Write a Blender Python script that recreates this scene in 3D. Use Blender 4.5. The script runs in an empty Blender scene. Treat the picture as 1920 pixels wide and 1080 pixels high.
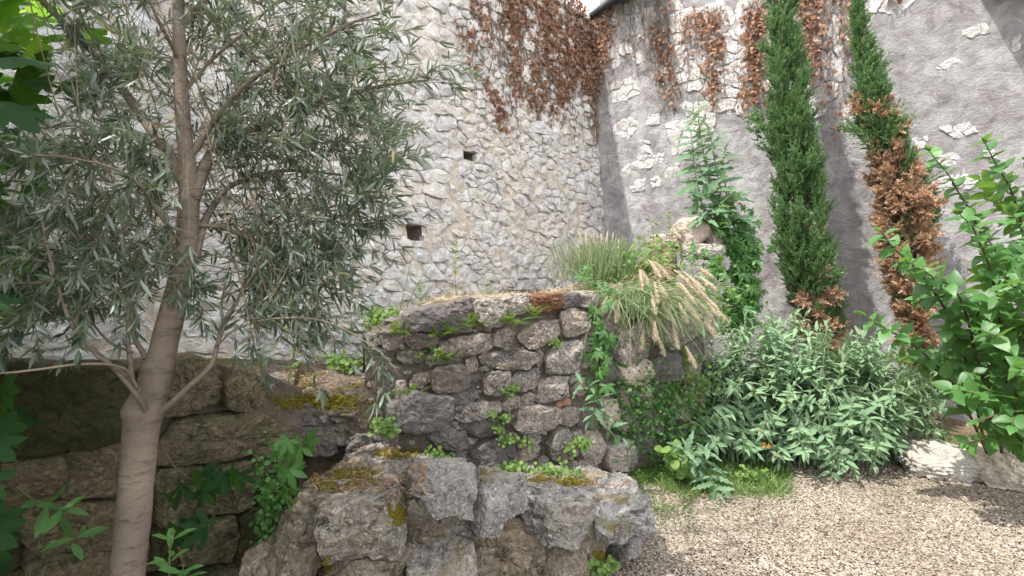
import bpy, math, random
import numpy as np
from mathutils import Matrix, Vector

SC = bpy.context.scene
# ------------------------------------------------------------------ camera, sky, sun, exposure
cam_data = bpy.data.cameras.new("camera")
cam_data.sensor_width = 36.0
cam_data.lens = 18.0
cam_data.shift_y = -0.0156
cam_data.clip_end = 500.0
cam = bpy.data.objects.new("camera", cam_data)
cam.location = (0, 0, 1.5)
cam.rotation_euler = (math.radians(90), 0, 0)
SC.collection.objects.link(cam)
SC.camera = cam

CLOUD = 8.5
SUN_EL = math.radians(60)
TO_SUN = np.array([-0.878 * math.cos(SUN_EL), -0.478 * math.cos(SUN_EL), math.sin(SUN_EL)])
world = bpy.data.worlds.new("World")
SC.world = world
world.use_nodes = True
wn = world.node_tree
sky = wn.nodes.new("ShaderNodeTexSky")
sky.sky_type = 'NISHITA'
sky.sun_disc = False
sky.sun_elevation = SUN_EL
sky.sun_rotation = math.atan2(TO_SUN[0], TO_SUN[1])
sky.air_density = 1.0
sky.dust_density = 3.0
sky.ozone_density = 1.0
bg = wn.nodes["Background"]
bg.inputs["Strength"].default_value = 0.15
# thin bright cloud over most of the sky
tc = wn.nodes.new("ShaderNodeTexCoord")
cn = wn.nodes.new("ShaderNodeTexNoise")
cn.inputs["Scale"].default_value = 2.2
cn.inputs["Detail"].default_value = 6
wn.links.new(tc.outputs["Generated"], cn.inputs["Vector"])
cr = wn.nodes.new("ShaderNodeMapRange")
cr.inputs[1].default_value, cr.inputs[2].default_value = 0.32, 0.62
cr.inputs[3].default_value, cr.inputs[4].default_value = 0.55, 0.92
wn.links.new(cn.outputs["Fac"], cr.inputs[0])
cm = wn.nodes.new("ShaderNodeMix")
cm.data_type = 'RGBA'
cm.inputs[7].default_value = (CLOUD * .985, CLOUD * .982, CLOUD, 1)
wn.links.new(cr.outputs[0], cm.inputs[0])
wn.links.new(sky.outputs[0], cm.inputs[6])
wn.links.new(cm.outputs[2], bg.inputs["Color"])

sun_data = bpy.data.lights.new("sun", 'SUN')
sun_data.energy = 2.9
sun_data.angle = math.radians(0.6)
sun_data.color = (1.0, 0.95, 0.88)
sun = bpy.data.objects.new("sun", sun_data)
sun.rotation_euler = Vector(TO_SUN.tolist()).to_track_quat('Z', 'Y').to_euler()
sun.location = (-6, -4, 12)
SC.collection.objects.link(sun)

SC.view_settings.view_transform = 'Standard'
SC.view_settings.look = 'None'
SC.view_settings.gamma = 1.0
SC.view_settings.use_curve_mapping = False
SC.view_settings.exposure = 1.4
SC.cycles.max_bounces = 8
SC.cycles.diffuse_bounces = 5
SC.cycles.transmission_bounces = 4
SC.cycles.sample_clamp_indirect = 6.0

# ------------------------------------------------------------------ helpers
rnd = random.Random(7)
R = np.random.default_rng(11)
COL = SC.collection
WL = {}          # object name -> world position of its origin
F_PX, HZ, EYE = 960.0, 510.0, 1.5


def P(px, py, D):
    """world point seen at photo pixel (px, py) at distance D in front of the camera"""
    return np.array([(px - 960.0) / F_PX * D, D, EYE - (py - HZ) / F_PX * D])


def ray_plane(px, py, p0, n):
    d = P(px, py, 1.0) - np.array([0, 0, EYE])
    o = np.array([0, 0, EYE])
    t = np.dot(np.asarray(p0) - o, n) / np.dot(d, n)
    return o + d * t


def unit(v):
    v = np.asarray(v, float)
    return v / np.maximum(np.linalg.norm(v, axis=-1, keepdims=True), 1e-9)


def _hash(ix, iy, iz, seed):
    h = (ix.astype(np.int64) * 374761393 + iy.astype(np.int64) * 668265263 +
         iz.astype(np.int64) * 1274126177 + seed * 974711) & 0xFFFFFFFF
    h = ((h ^ (h >> 13)) * 1103515245) & 0xFFFFFFFF
    h = ((h ^ (h >> 16)) * 2246822519) & 0xFFFFFFFF
    return ((h ^ (h >> 15)) & 0xFFFF) / 32767.5 - 1.0


def vnoise(p, seed=0):
    p = np.asarray(p, float)
    i = np.floor(p).astype(np.int64)
    f = p - i
    u = f * f * (3 - 2 * f)
    r = 0
    for dx in (0, 1):
        wx = u[:, 0] if dx else 1 - u[:, 0]
        for dy in (0, 1):
            wy = u[:, 1] if dy else 1 - u[:, 1]
            for dz in (0, 1):
                wz = u[:, 2] if dz else 1 - u[:, 2]
                r = r + wx * wy * wz * _hash(i[:, 0] + dx, i[:, 1] + dy, i[:, 2] + dz, seed)
    return r


def fbm(p, seed=0, octs=4, gain=0.5):
    p = np.asarray(p, float)
    a, s, t = 1.0, 0, 0
    for k in range(octs):
        s = s + a * vnoise(p * 2 ** k + 17.3 * k, seed + k)
        t += a
        a *= gain
    return s / t


def mesh(name, V, faces, mat=None, flat=False, sharp=None):
    """faces: list of int arrays (n,3) / (n,4)"""
    me = bpy.data.meshes.new(name)
    if not isinstance(faces, list):
        faces = [faces]
    faces = [np.asarray(f, np.int64) for f in faces if len(f)]
    V = np.asarray(V, np.float32)
    me.vertices.add(len(V))
    me.vertices.foreach_set("co", V.ravel())
    idx = np.concatenate([f.ravel() for f in faces])
    tot = np.concatenate([np.full(len(f), f.shape[1]) for f in faces])
    st = np.concatenate([[0], np.cumsum(tot)[:-1]])
    me.loops.add(len(idx))
    me.polygons.add(len(tot))
    me.polygons.foreach_set("loop_start", st.astype(np.int32))
    me.loops.foreach_set("vertex_index", idx.astype(np.int32))
    me.update(calc_edges=True)
    if flat:
        me.shade_flat()
    elif sharp:
        me.set_sharp_from_angle(angle=math.radians(sharp))
    if mat is not None:
        me.materials.append(mat)
    return me


def link(name, data, loc=(0, 0, 0), parent=None):
    o = bpy.data.objects.new(name, data)
    COL.objects.link(o)
    loc = np.asarray(loc, float)
    WL[o.name] = loc
    if parent is not None:
        o.parent = parent
        o.location = tuple(loc - WL[parent.name])
    else:
        o.location = tuple(loc)
    return o


def tag(o, label, cat, group=None, kind=None):
    o["label"] = label
    o["category"] = cat
    if group:
        o["group"] = group
    if kind:
        o["kind"] = kind
    return o


def thing(name, label, cat, loc, group=None):
    return tag(link(name, None, loc), label, cat, group)


def obj(name, V, F, mat, parent=None, loc=(0, 0, 0), kind=None, **kw):
    """V in world coordinates; origin placed at loc"""
    o = link(name, mesh(name, np.asarray(V) - np.asarray(loc, float), F, mat, **kw), loc, parent)
    if kind:
        o["kind"] = kind
    return o


class MB:
    """collects pieces into one mesh"""
    def __init__(s):
        s.V, s.F, s.n = [], {}, 0

    def add(s, V, faces):
        if not isinstance(faces, list):
            faces = [faces]
        for f in faces:
            f = np.asarray(f, np.int64)
            if len(f):
                s.F.setdefault(f.shape[1], []).append(f + s.n)
        s.V.append(np.asarray(V, float))
        s.n += len(V)

    def get(s):
        return np.concatenate(s.V), [np.concatenate(f) for f in s.F.values()]

    def build(s, name, mat, parent=None, loc=(0, 0, 0), kind=None, **kw):
        V, F = s.get()
        return obj(name, V, F, mat, parent, loc, kind, **kw)


# ---- node materials -------------------------------------------------
class NT:
    def __init__(s, name):
        s.m = bpy.data.materials.new(name)
        s.m.use_nodes = True
        s.t = s.m.node_tree
        s.t.nodes.clear()
        s.out = s.n("ShaderNodeOutputMaterial")
        s.geo = s.n("ShaderNodeNewGeometry")
        s.oi = s.n("ShaderNodeObjectInfo")
        s.pos = s.geo.outputs["Position"]

    def n(s, t, **kw):
        nd = s.t.nodes.new(t)
        for k, v in kw.items():
            setattr(nd, k, v)
        return nd

    def set(s, sock, v):
        if hasattr(v, "is_output"):
            s.t.links.new(v, sock)
        elif isinstance(v, (tuple, list)) and len(v) == 3 and sock.type == 'RGBA':
            sock.default_value = (*v, 1)
        else:
            sock.default_value = v

    def math(s, op, a, b=0.5, c=None, clamp=False):
        nd = s.n("ShaderNodeMath", operation=op, use_clamp=clamp)
        s.set(nd.inputs[0], a)
        s.set(nd.inputs[1], b)
        if c is not None:
            s.set(nd.inputs[2], c)
        return nd.outputs[0]

    def noise(s, scale, detail=4, rough=0.6, vec=None, dist=0.0, off=None):
        nd = s.n("ShaderNodeTexNoise")
        v = s.pos if vec is None else vec
        if off is not None:
            v = s.vadd(v, off)
        s.set(nd.inputs["Vector"], v)
        nd.inputs["Scale"].default_value = scale
        nd.inputs["Detail"].default_value = detail
        nd.inputs["Roughness"].default_value = rough
        nd.inputs["Distortion"].default_value = dist
        return nd.outputs["Fac"]

    def vadd(s, a, b):
        nd = s.n("ShaderNodeVectorMath", operation='ADD')
        s.set(nd.inputs[0], a)
        s.set(nd.inputs[1], b)
        return nd.outputs[0]

    def vmul(s, a, b):
        nd = s.n("ShaderNodeVectorMath", operation='MULTIPLY')
        s.set(nd.inputs[0], a)
        s.set(nd.inputs[1], b)
        return nd.outputs[0]

    def vor(s, scale, feature='F1', vec=None):
        nd = s.n("ShaderNodeTexVoronoi", feature=feature)
        s.set(nd.inputs["Vector"], s.pos if vec is None else vec)
        nd.inputs["Scale"].default_value = scale
        return nd

    def ramp(s, fac, lo, hi, a=0.0, b=1.0):
        nd = s.n("ShaderNodeMapRange", clamp=True)
        s.set(nd.inputs[0], fac)
        nd.inputs[1].default_value = lo
        nd.inputs[2].default_value = hi
        nd.inputs[3].default_value = a
        nd.inputs[4].default_value = b
        return nd.outputs[0]

    def mix(s, fac, a, b, blend='MIX'):
        nd = s.n("ShaderNodeMix", data_type='RGBA', blend_type=blend)
        s.set(nd.inputs[0], fac)
        s.set(nd.inputs[6], a)
        s.set(nd.inputs[7], b)
        return nd.outputs[2]

    def rand(s):
        """per loose piece and per object random value"""
        return s.math('FRACT', s.math('ADD', s.geo.outputs["Random Per Island"], s.oi.outputs["Random"]))

    def scalecol(s, col, f):
        nd = s.n("ShaderNodeVectorMath", operation='SCALE')
        s.set(nd.inputs[0], col)
        s.set(nd.inputs["Scale"], f)
        return nd.outputs[0]

    def bump(s, h, strength=0.5, dist=0.01, prev=None):
        nd = s.n("ShaderNodeBump")
        nd.inputs["Strength"].default_value = strength
        nd.inputs["Distance"].default_value = dist
        s.set(nd.inputs["Height"], h)
        if prev is not None:
            s.set(nd.inputs["Normal"], prev)
        return nd.outputs[0]

    def done(s, col, rough=0.9, normal=None, spec=0.3, transl=None, tfac=0.35):
        b = s.n("ShaderNodeBsdfPrincipled")
        s.set(b.inputs["Base Color"], col)
        s.set(b.inputs["Roughness"], rough)
        b.inputs["Specular IOR Level"].default_value = spec
        if normal is not None:
            s.set(b.inputs["Normal"], normal)
        o = b.outputs[0]
        if transl is not None:
            tr = s.n("ShaderNodeBsdfTranslucent")
            s.set(tr.inputs[0], transl)
            mx = s.n("ShaderNodeMixShader")
            mx.inputs[0].default_value = tfac
            s.t.links.new(o, mx.inputs[1])
            s.t.links.new(tr.outputs[0], mx.inputs[2])
            o = mx.outputs[0]
        s.t.links.new(o, s.out.inputs[0])
        return s.m


def mat_stone(name, light, mid, dark, warm, lichen=0.35, bump=0.6, scale=1.0, blackness=0.5, pits=0.4, moss=None, crisp=False, stain=0.0):
    m = NT(name)
    r = m.rand()
    off = m.scalecol((13.1, 7.7, 5.3), r)
    v = m.vadd(m.pos, off)
    n1 = m.noise(5 * scale, 6, 0.62, v)
    n2 = m.noise(17 * scale, 8, 0.7, v, 0.4)
    n3 = m.noise(70 * scale, 8, 0.75, v)
    c = m.mix(m.ramp(r, 0.1, 0.9), light, mid)
    r2 = m.math('FRACT', m.math('MULTIPLY', r, 7.31))
    c = m.mix(m.ramp(r2, 0.45, 1.0, 0, 0.85), c, warm)
    c = m.mix(m.ramp(n1, 0.42, 0.68), c, mid)
    c = m.mix(m.math('MULTIPLY', m.ramp(n2, 0.46, 0.66), lichen), c, dark)
    c = m.mix(m.math('MULTIPLY', m.ramp(n3, 0.52, 0.72) if not crisp else m.ramp(n3, 0.54, 0.60), blackness), c, dark)
    if crisp:
        nb_ = m.noise(7 * scale, 8, 0.72, m.vadd(v, (1.3, 2.2, 8.1)), 1.0)
        c = m.mix(m.ramp(nb_, 0.55, 0.62, 0, 0.85), c, dark)
        nw_ = m.noise(34 * scale, 8, 0.75, m.vadd(v, (8.3, 1.2, 3.1)), 0.6)
        c = m.mix(m.ramp(nw_, 0.55, 0.60, 0, 0.7), c, tuple(min(1, x * 1.5) for x in light))
    # pale crustose lichen
    n4 = m.noise(24 * scale, 6, 0.7, m.vadd(v, (4.2, 9.1, 1.7)), 0.8)
    c = m.mix(m.math('MULTIPLY', m.ramp(n4, 0.56, 0.63), lichen), c, tuple(min(1, x * 1.35) for x in light))
    if stain:
        ns = m.noise(1.7, 8, 0.66, m.vadd(m.pos, (2.1, 6.4, 3.3)), 0.7)
        c = m.mix(m.ramp(ns, 0.50, 0.68, 0, stain), c, tuple(x * 1.35 for x in dark))
        ns2 = m.noise(1.3, 8, 0.66, m.vadd(m.pos, (9.1, 1.4, 7.3)), 0.7)
        c = m.mix(m.ramp(ns2, 0.50, 0.66, 0, stain * .9), c, warm)
    if moss:
        nz = m.n("ShaderNodeSeparateXYZ")
        m.set(nz.inputs[0], m.geo.outputs["True Normal"])
        up = m.ramp(nz.outputs[2], 0.05, 0.8)
        nm = m.noise(moss[2], 6, 0.65, None, 0.5)
        mk = m.math('MULTIPLY', m.ramp(nm, moss[1], moss[1] + 0.09), m.math('ADD', m.math('MULTIPLY', up, 0.85), 0.15))
        mc = m.mix(m.noise(60, 4, 0.6), moss[0], tuple(x * 0.35 for x in moss[0]))
        c = m.mix(mk, c, mc)
    h = m.math('ADD', m.math('MULTIPLY', n2, 0.9), m.math('MULTIPLY', n3, 0.6))
    vo = m.vor(90 * scale, 'F1', v)
    h = m.math('ADD', h, m.math('MULTIPLY', m.ramp(vo.outputs[0], 0.0, 0.35), pits))
    if crisp:
        h = m.math('ADD', h, m.math('MULTIPLY', m.noise(9 * scale, 10, 0.66, v, 0.8), 1.5))
    return m.done(c, 0.93, m.bump(h, bump * (.6 if crisp else 1), 0.02), 0.15)


def mat_leaf(name, a, b, under=None, rough=0.5, tfac=0.3, trans=None, spec=0.4, vary=0.5, clump=6.0, odd=None):
    m = NT(name)
    r = m.rand()
    c = m.mix(m.ramp(r, 0.0, 1.0), a, b)
    n = m.noise(clump, 3, 0.6)
    c = m.mix(m.ramp(n, 0.35, 0.7, 0, vary), c, tuple(x * 0.55 for x in b))
    if odd:
        c = m.mix(m.ramp(m.math('FRACT', m.math('MULTIPLY', r, 9.7)), 1 - odd[1], 1 - odd[1] + 0.01), c, odd[0])
    if under:
        c = m.mix(m.geo.outputs["Backfacing"], c, under)
    n2 = m.noise(140, 4, 0.6)
    c = m.mix(m.ramp(n2, 0.4, 0.75, 0, 0.25), c, tuple(x * 0.5 for x in a))
    t = trans or tuple(min(1, x * 1.6) for x in b)
    return m.done(c, rough, m.bump(n2, 0.25, 0.004), spec, t, tfac)

# ------------------------------------------------------------------ geometry generators
def smooth_path(pts, n):
    """Catmull-Rom resample of (k, d) points to n"""
    p = np.asarray(pts, float)
    if len(p) == 2:
        t = np.linspace(0, 1, n)[:, None]
        return p[0] * (1 - t) + p[1] * t
    q = np.vstack([2 * p[0] - p[1], p, 2 * p[-1] - p[-2]])
    t = np.linspace(0, len(p) - 1 - 1e-6, n)
    i = t.astype(int)
    f = (t - i)[:, None]
    a, b, c, d = q[i], q[i + 1], q[i + 2], q[i + 3]
    return 0.5 * (2 * b + (c - a) * f + (2 * a - 5 * b + 4 * c - d) * f ** 2 + (3 * b - a - 3 * c + d) * f ** 3)


def tube(pts, rad, k=6, rough=0.0, seed=0, cap=True):
    p = np.asarray(pts, float)
    n = len(p)
    rad = np.broadcast_to(np.asarray(rad, float), (n,))
    t = unit(np.gradient(p, axis=0))
    up = np.array([0.31, 0.17, 0.93]) if abs(t[0][2]) < 0.8 else np.array([0.9, 0.3, 0.1])
    N = np.zeros_like(p)
    v = unit(np.cross(t[0], up))
    for i in range(n):
        v = unit(v - t[i] * np.dot(v, t[i]))
        N[i] = v
    B = np.cross(t, N)
    a = np.linspace(0, 2 * np.pi, k, endpoint=False)
    ring = N[:, None, :] * np.cos(a)[None, :, None] + B[:, None, :] * np.sin(a)[None, :, None]
    r = rad[:, None] * np.ones((1, k))
    if rough:
        q = (p[:, None, :] + ring * rad[:, None, None]).reshape(-1, 3)
        r = r * (1 + rough * fbm(q * 9, seed, 3).reshape(n, k) + 0.5 * rough * fbm(q * np.array([18, 18, 60.]), seed + 5, 2).reshape(n, k))
    V = (p[:, None, :] + ring * r[:, :, None]).reshape(-1, 3)
    i = np.arange(n - 1)[:, None] * k
    j = np.arange(k)[None, :]
    j2 = (j + 1) % k
    Q = np.stack([i + j, i + j2, i + k + j2, i + k + j], -1).reshape(-1, 4)
    F = [Q]
    if cap:
        V = np.vstack([V, p[-1:], p[:1]])
        e = (n - 1) * k
        jj = np.arange(k)
        F.append(np.stack([e + jj, e + (jj + 1) % k, np.full(k, n * k)], -1))
        F.append(np.stack([(jj + 1) % k, jj, np.full(k, n * k + 1)], -1))
    return V, F


def leaf(L, W, prof, fold=0.25, curl=0.3, seed=0, wob=0.0):
    """leaf blade along +Y, upper face +Z; prof = [(t, half width 0..1), ...]"""
    V, F = [], []
    rows = []
    g = np.random.default_rng(seed)
    for t, w in prof:
        y = t * L
        z = -curl * L * t * t
        hw = w * W * 0.5
        wb = wob * W * g.normal(0, 1, 2) if wob else (0, 0)
        if w < 1e-6:
            rows.append([len(V)])
            V.append((0, y, z))
        else:
            rows.append([len(V), len(V) + 1, len(V) + 2])
            V += [(-hw, y, z + fold * hw + wb[0]), (0, y, z), (hw, y, z + fold * hw + wb[1])]
    for a, b in zip(rows[:-1], rows[1:]):
        if len(a) == 1 and len(b) == 3:
            F += [(a[0], b[1], b[0]), (a[0], b[2], b[1])]
        elif len(a) == 3 and len(b) == 1:
            F += [(a[0], a[1], b[0]), (a[1], a[2], b[0])]
        else:
            F += [(a[0], a[1], b[1]), (a[0], b[1], b[0]), (a[1], a[2], b[2]), (a[1], b[2], b[1])]
    return np.array(V, float), np.array(F)


def xform(T, M):
    """template verts (v,3) by matrices (n,4,4) -> (n,v,3)"""
    return np.einsum('nij,vj->nvi', M[:, :3, :3], T) + M[:, None, :3, 3]


def frames(pos, d, nrm, scale=1.0):
    """matrices whose Y axis is d and Z axis near nrm"""
    pos = np.asarray(pos, float)
    d = unit(d)
    x = unit(np.cross(d, nrm))
    z = np.cross(x, d)
    s = np.broadcast_to(np.asarray(scale, float), (len(pos),))[:, None]
    M = np.zeros((len(pos), 4, 4))
    M[:, :3, 0], M[:, :3, 1], M[:, :3, 2] = x * s, d * s, z * s
    M[:, :3, 3] = pos
    M[:, 3, 3] = 1
    return M


def join(templates, M, tid):
    mb = MB()
    for k, (V, F) in enumerate(templates):
        m = M[tid == k]
        if not len(m):
            continue
        W = xform(V, m).reshape(-1, 3)
        Fl = F if isinstance(F, list) else [F]
        o = (np.arange(len(m)) * len(V))
        mb.add(W, [(np.asarray(f)[None] + o[:, None, None]).reshape(-1, f.shape[1]) for f in Fl])
    return mb


def screen_size(M, ext):
    p = M[:, :3, 3]
    y = np.maximum(p[:, 1], 0.05)
    px = 960 + F_PX * p[:, 0] / y
    py = HZ - F_PX * (p[:, 2] - EYE) / y
    s = np.linalg.norm(M[:, :3, 1], axis=1) * ext / y * F_PX
    ok = (px > -5) & (px < 1925) & (py > -5) & (py < 1085) & (p[:, 1] > 0.05)
    return np.where(ok, s, 0)


def scatter(parent, partname, stuffname, templates, M, tid, mat, n_parts=300, flat=False, front=None):
    """largest in the picture become parts, the rest one joined part"""
    M = np.asarray(M)
    tid = np.asarray(tid)
    ext = np.array([np.ptp(t[0], axis=0).max() for t in templates])[tid]
    s = screen_size(M, ext)
    if front is not None:
        s = s * front
    order = np.argsort(-s)
    pick = [i for i in order[:n_parts] if s[i] > 0]
    base = WL[parent.name]
    mes = [mesh(partname, V, F, mat, flat=flat) for V, F in templates]
    for i in pick:
        o = bpy.data.objects.new(partname, mes[tid[i]])
        COL.objects.link(o)
        o.parent = parent
        m = M[i].copy()
        m[:3, 3] -= base
        o.matrix_local = Matrix(m.tolist())
    rest = np.ones(len(M), bool)
    rest[pick] = False
    if rest.any():
        join(templates, M[rest], tid[rest]).build(stuffname, mat, parent, base, 'stuff', flat=flat)


# ---- stones of masonry: polygon in a wall plane -> rough stone
def chaikin(p, n=1, q=0.25):
    for _ in range(n):
        a = p * (1 - q) + np.roll(p, -1, 0) * q
        b = p * q + np.roll(p, -1, 0) * (1 - q)
        p = np.stack([a, b], 1).reshape(-1, 2)
    return p


def resample(p, n):
    q = np.vstack([p, p[:1]])
    d = np.concatenate([[0], np.cumsum(np.linalg.norm(np.diff(q, axis=0), axis=1))])
    t = np.linspace(0, d[-1], n, endpoint=False)
    return np.stack([np.interp(t, d, q[:, 0]), np.interp(t, d, q[:, 1])], 1)


def area(p):
    x, y = p[:, 0], p[:, 1]
    return 0.5 * np.sum(x * np.roll(y, -1) - np.roll(x, -1) * y)


RINGS = [(1.0, None), (1.0, 0.2), (0.975, 0.68), (0.92, 0.9), (0.77, 0.98), (0.54, 1.0), (0.30, 1.02)]


def stone(poly, h, seed, nb=22, back=0.05, rough=1.0, tilt=0.18, ncut=4, corner=0.2, disp=1.0):
    """poly (k,2) -> local verts (u, v, w) and faces; w is out of the wall"""
    g = np.random.default_rng(seed)
    p = np.asarray(poly, float)
    if area(p) < 0:
        p = p[::-1]
    p = resample(chaikin(p, 2, corner), nb)
    c = p.mean(0)
    size = math.sqrt(abs(area(p)))
    e = fbm(np.c_[p / size * 2.2, np.full(nb, seed * 1.7)], seed, 3)[:, None]
    e2 = fbm(np.c_[p / size * 6.0, np.full(nb, seed * 2.9)], seed + 4, 2)[:, None]
    p = c + (p - c) * (1 + rough * (0.11 * e + 0.07 * e2))
    V = []
    for s, w in RINGS:
        q = c + (p - c) * s
        V.append(np.c_[q, np.full(nb, -back if w is None else w * h)])
    V.append(np.array([[c[0], c[1], 1.02 * h]]))
    V = np.concatenate(V)
    act = slice(nb, None)
    uv = (V[:, :2] - c) / size
    tl = g.normal(0, tilt, 2)
    lim = np.full(len(V), 9.0)
    for _ in range(ncut):
        a = g.uniform(0, 2 * np.pi)
        d = np.array([math.cos(a), math.sin(a)])
        sl = g.uniform(0.25, 1.1)
        of = g.uniform(0.05, 0.42)
        lim = np.minimum(lim, h * (1.0 - sl * (uv @ d - of) * size / max(h, .02) * 0.5))
    w = V[:, 2] + (uv @ tl) * size * 0.45 * (V[:, 2] > 0)
    w = np.where(V[:, 2] > 0, np.maximum(np.minimum(w, lim), np.minimum(w, h * 0.12)), V[:, 2])
    V[:, 2] = w
    q = np.c_[V[:, :2] * 1.0, V[:, 2]] + seed * 3.1
    a1 = min(0.16 * size, 0.022) * rough * disp
    n1 = np.stack([fbm(q * (2.3 / size) + k * 31, seed + k, 3) for k in range(3)], 1)
    n2 = np.stack([fbm(q * 38 + k * 11, seed + 9 + k, 2) for k in range(3)], 1)
    V[act] += (n1[act] * np.array([0.5, 0.5, 1.0]) * a1 + n2[act] * 0.0055 * rough * min(1, disp * 1.5))
    F4 = []
    for r in range(len(RINGS) - 1):
        i = r * nb + np.arange(nb)
        j = r * nb + (np.arange(nb) + 1) % nb
        F4.append(np.stack([i, j, j + nb, i + nb], -1))
    i = (len(RINGS) - 1) * nb + np.arange(nb)
    j = (len(RINGS) - 1) * nb + (np.arange(nb) + 1) % nb
    F3 = np.stack([i, j, np.full(nb, len(V) - 1)], -1)
    # split quads so facets are crisp
    Q = np.concatenate(F4)
    T = np.concatenate([Q[:, [0, 1, 2]], Q[:, [0, 2, 3]], F3])
    return V, T


def clip_half(poly, nrm, d):
    """keep points with p.nrm <= d"""
    out = []
    k = len(poly)
    for i in range(k):
        a, b = poly[i], poly[(i + 1) % k]
        da = a[0] * nrm[0] + a[1] * nrm[1] - d
        db = b[0] * nrm[0] + b[1] * nrm[1] - d
        if da <= 0:
            out.append(a)
        if (da < 0 < db) or (db < 0 < da):
            t = da / (da - db)
            out.append((a[0] + (b[0] - a[0]) * t, a[1] + (b[1] - a[1]) * t))
    return out


def voronoi(pts, box, ax=1.0, gap=0.008, k=22, keep=None):
    """cells of pts (n,2); x is scaled by ax for the metric; returns list of polygons"""
    pts = np.asarray(pts, float)
    S = pts * np.array([ax, 1.0])
    res = []
    for i in range(len(S)):
        if keep is not None and not keep[i]:
            res.append(None)
            continue
        p = S[i]
        d2 = ((S - p) ** 2).sum(1)
        nb = np.argpartition(d2, min(k, len(S) - 1))[:k + 1]
        nb = nb[np.argsort(d2[nb])]
        x0, x1, y0, y1 = box
        poly = [(x0 * ax, y0), (x1 * ax, y0), (x1 * ax, y1), (x0 * ax, y1)]
        for j in nb:
            if j == i:
                continue
            dv = S[j] - p
            L = math.sqrt(d2[j])
            n = dv / L
            poly = clip_half(poly, n, float(n @ (p + S[j]) / 2) - gap)
            if len(poly) < 3:
                break
        res.append(np.array(poly) / np.array([ax, 1.0]) if len(poly) >= 3 else None)
    return res


# ---- free-standing rocks
def cube_sphere(n):
    a = np.linspace(-1, 1, n)
    a = np.tan(a * math.pi / 4)
    u, v = np.meshgrid(a, a, indexing='ij')
    o = np.ones_like(u)
    V, F, base = [], [], 0
    idx = np.arange(n * n).reshape(n, n)
    q = np.stack([idx[:-1, :-1], idx[1:, :-1], idx[1:, 1:], idx[:-1, 1:]], -1).reshape(-1, 4)
    for ax in range(3):
        for sg in (1, -1):
            c = [None] * 3
            c[ax] = o * sg
            c[(ax + 1) % 3] = u * sg
            c[(ax + 2) % 3] = v
            V.append(np.stack(c, -1).reshape(-1, 3))
            F.append(q + base)
            base += n * n
    V = np.concatenate(V)
    F = np.concatenate(F)
    key = np.round(V * 1e4).astype(np.int64)
    _, first, inv = np.unique(key, axis=0, return_index=True, return_inverse=True)
    return V[first], inv.reshape(-1)[F]


_CS = {}


def rock(c, dims, seed, n=40, rot=0.0, roundness=0.35, ncut=7, amp=1.0, tilt=(0, 0), cutlo=0.72):
    """rough boulder, half sizes dims, centre c (world)"""
    if n not in _CS:
        _CS[n] = cube_sphere(n)
    V0, F = _CS[n]
    g = np.random.default_rng(seed)
    V = V0 * (1 - roundness) + unit(V0) * 1.15 * roundness
    for _ in range(ncut):
        d = unit(g.normal(0, 1, 3))
        lim = (np.abs(d) @ np.ones(3)) * g.uniform(cutlo, 0.95) * 0.86
        e = V @ d - lim
        V = V - np.maximum(e, 0)[:, None] * d * 0.92
    dims = np.asarray(dims, float)
    V = V * dims
    s = float(np.cbrt(dims.prod()))
    dirs = unit(V / dims)
    q = V + seed * 5.3
    n1 = fbm(q * (1.3 / s), seed, 3)
    n2 = fbm(q * (4.5 / s), seed + 3, 4)
    n3 = 1 - np.abs(fbm(q * (3.0 / s) * np.array([1, 1, 1.7]), seed + 7, 4)) * 3.2
    n4 = fbm(q * 75, seed + 11, 3)
    n5 = 1 - np.abs(fbm(q * (7.0 / s) + 40, seed + 17, 3)) * 4
    dsp = (0.17 * n1 + 0.11 * n2 - 0.085 * np.maximum(n3, 0) - 0.035 * np.maximum(n5, 0)) * s * amp + 0.004 * n4 * amp
    V = V + dirs * dsp[:, None]
    ca, sa = math.cos(rot), math.sin(rot)
    tx, ty = tilt
    Rz = np.array([[ca, -sa, 0], [sa, ca, 0], [0, 0, 1]])
    Rx = np.array([[1, 0, 0], [0, math.cos(tx), -math.sin(tx)], [0, math.sin(tx), math.cos(tx)]])
    Ry = np.array([[math.cos(ty), 0, math.sin(ty)], [0, 1, 0], [-math.sin(ty), 0, math.cos(ty)]])
    V = V @ (Rz @ Rx @ Ry).T + np.asarray(c, float)
    return V, F


def rock_px(x0, x1, y0, y1, D, depth, seed, **kw):
    """boulder whose front face covers a pixel rectangle at distance D"""
    a, b = P(x0, y1, D), P(x1, y0, D)
    c = (a + b) / 2 + np.array([0, depth / 2, 0])
    c[0] += (x0 + x1 - 1920) / 2 / F_PX * depth * 0.5
    dims = (abs(b[0] - a[0]) / 2, depth / 2, abs(b[2] - a[2]) / 2)
    return rock(c, dims, seed, **kw)


def in_poly(pts, poly):
    x, y = pts[:, 0], pts[:, 1]
    poly = np.asarray(poly, float)
    r = np.zeros(len(pts), bool)
    k = len(poly)
    for i in range(k):
        x0, y0 = poly[i]
        x1, y1 = poly[(i + 1) % k]
        if y0 == y1:
            continue
        c = ((y0 > y) != (y1 > y)) & (x < (x1 - x0) * (y - y0) / (y1 - y0) + x0)
        r ^= c
    return r


def rand_in_poly(poly, n):
    poly = np.asarray(poly, float)
    lo, hi = poly.min(0), poly.max(0)
    out = np.zeros((0, 2))
    while len(out) < n:
        q = R.uniform(lo, hi, (n * 3, 2))
        out = np.vstack([out, q[in_poly(q, poly)]])
    return out[:n]


def rand_unit(n):
    return unit(R.normal(0, 1, (n, 3)))


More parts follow.
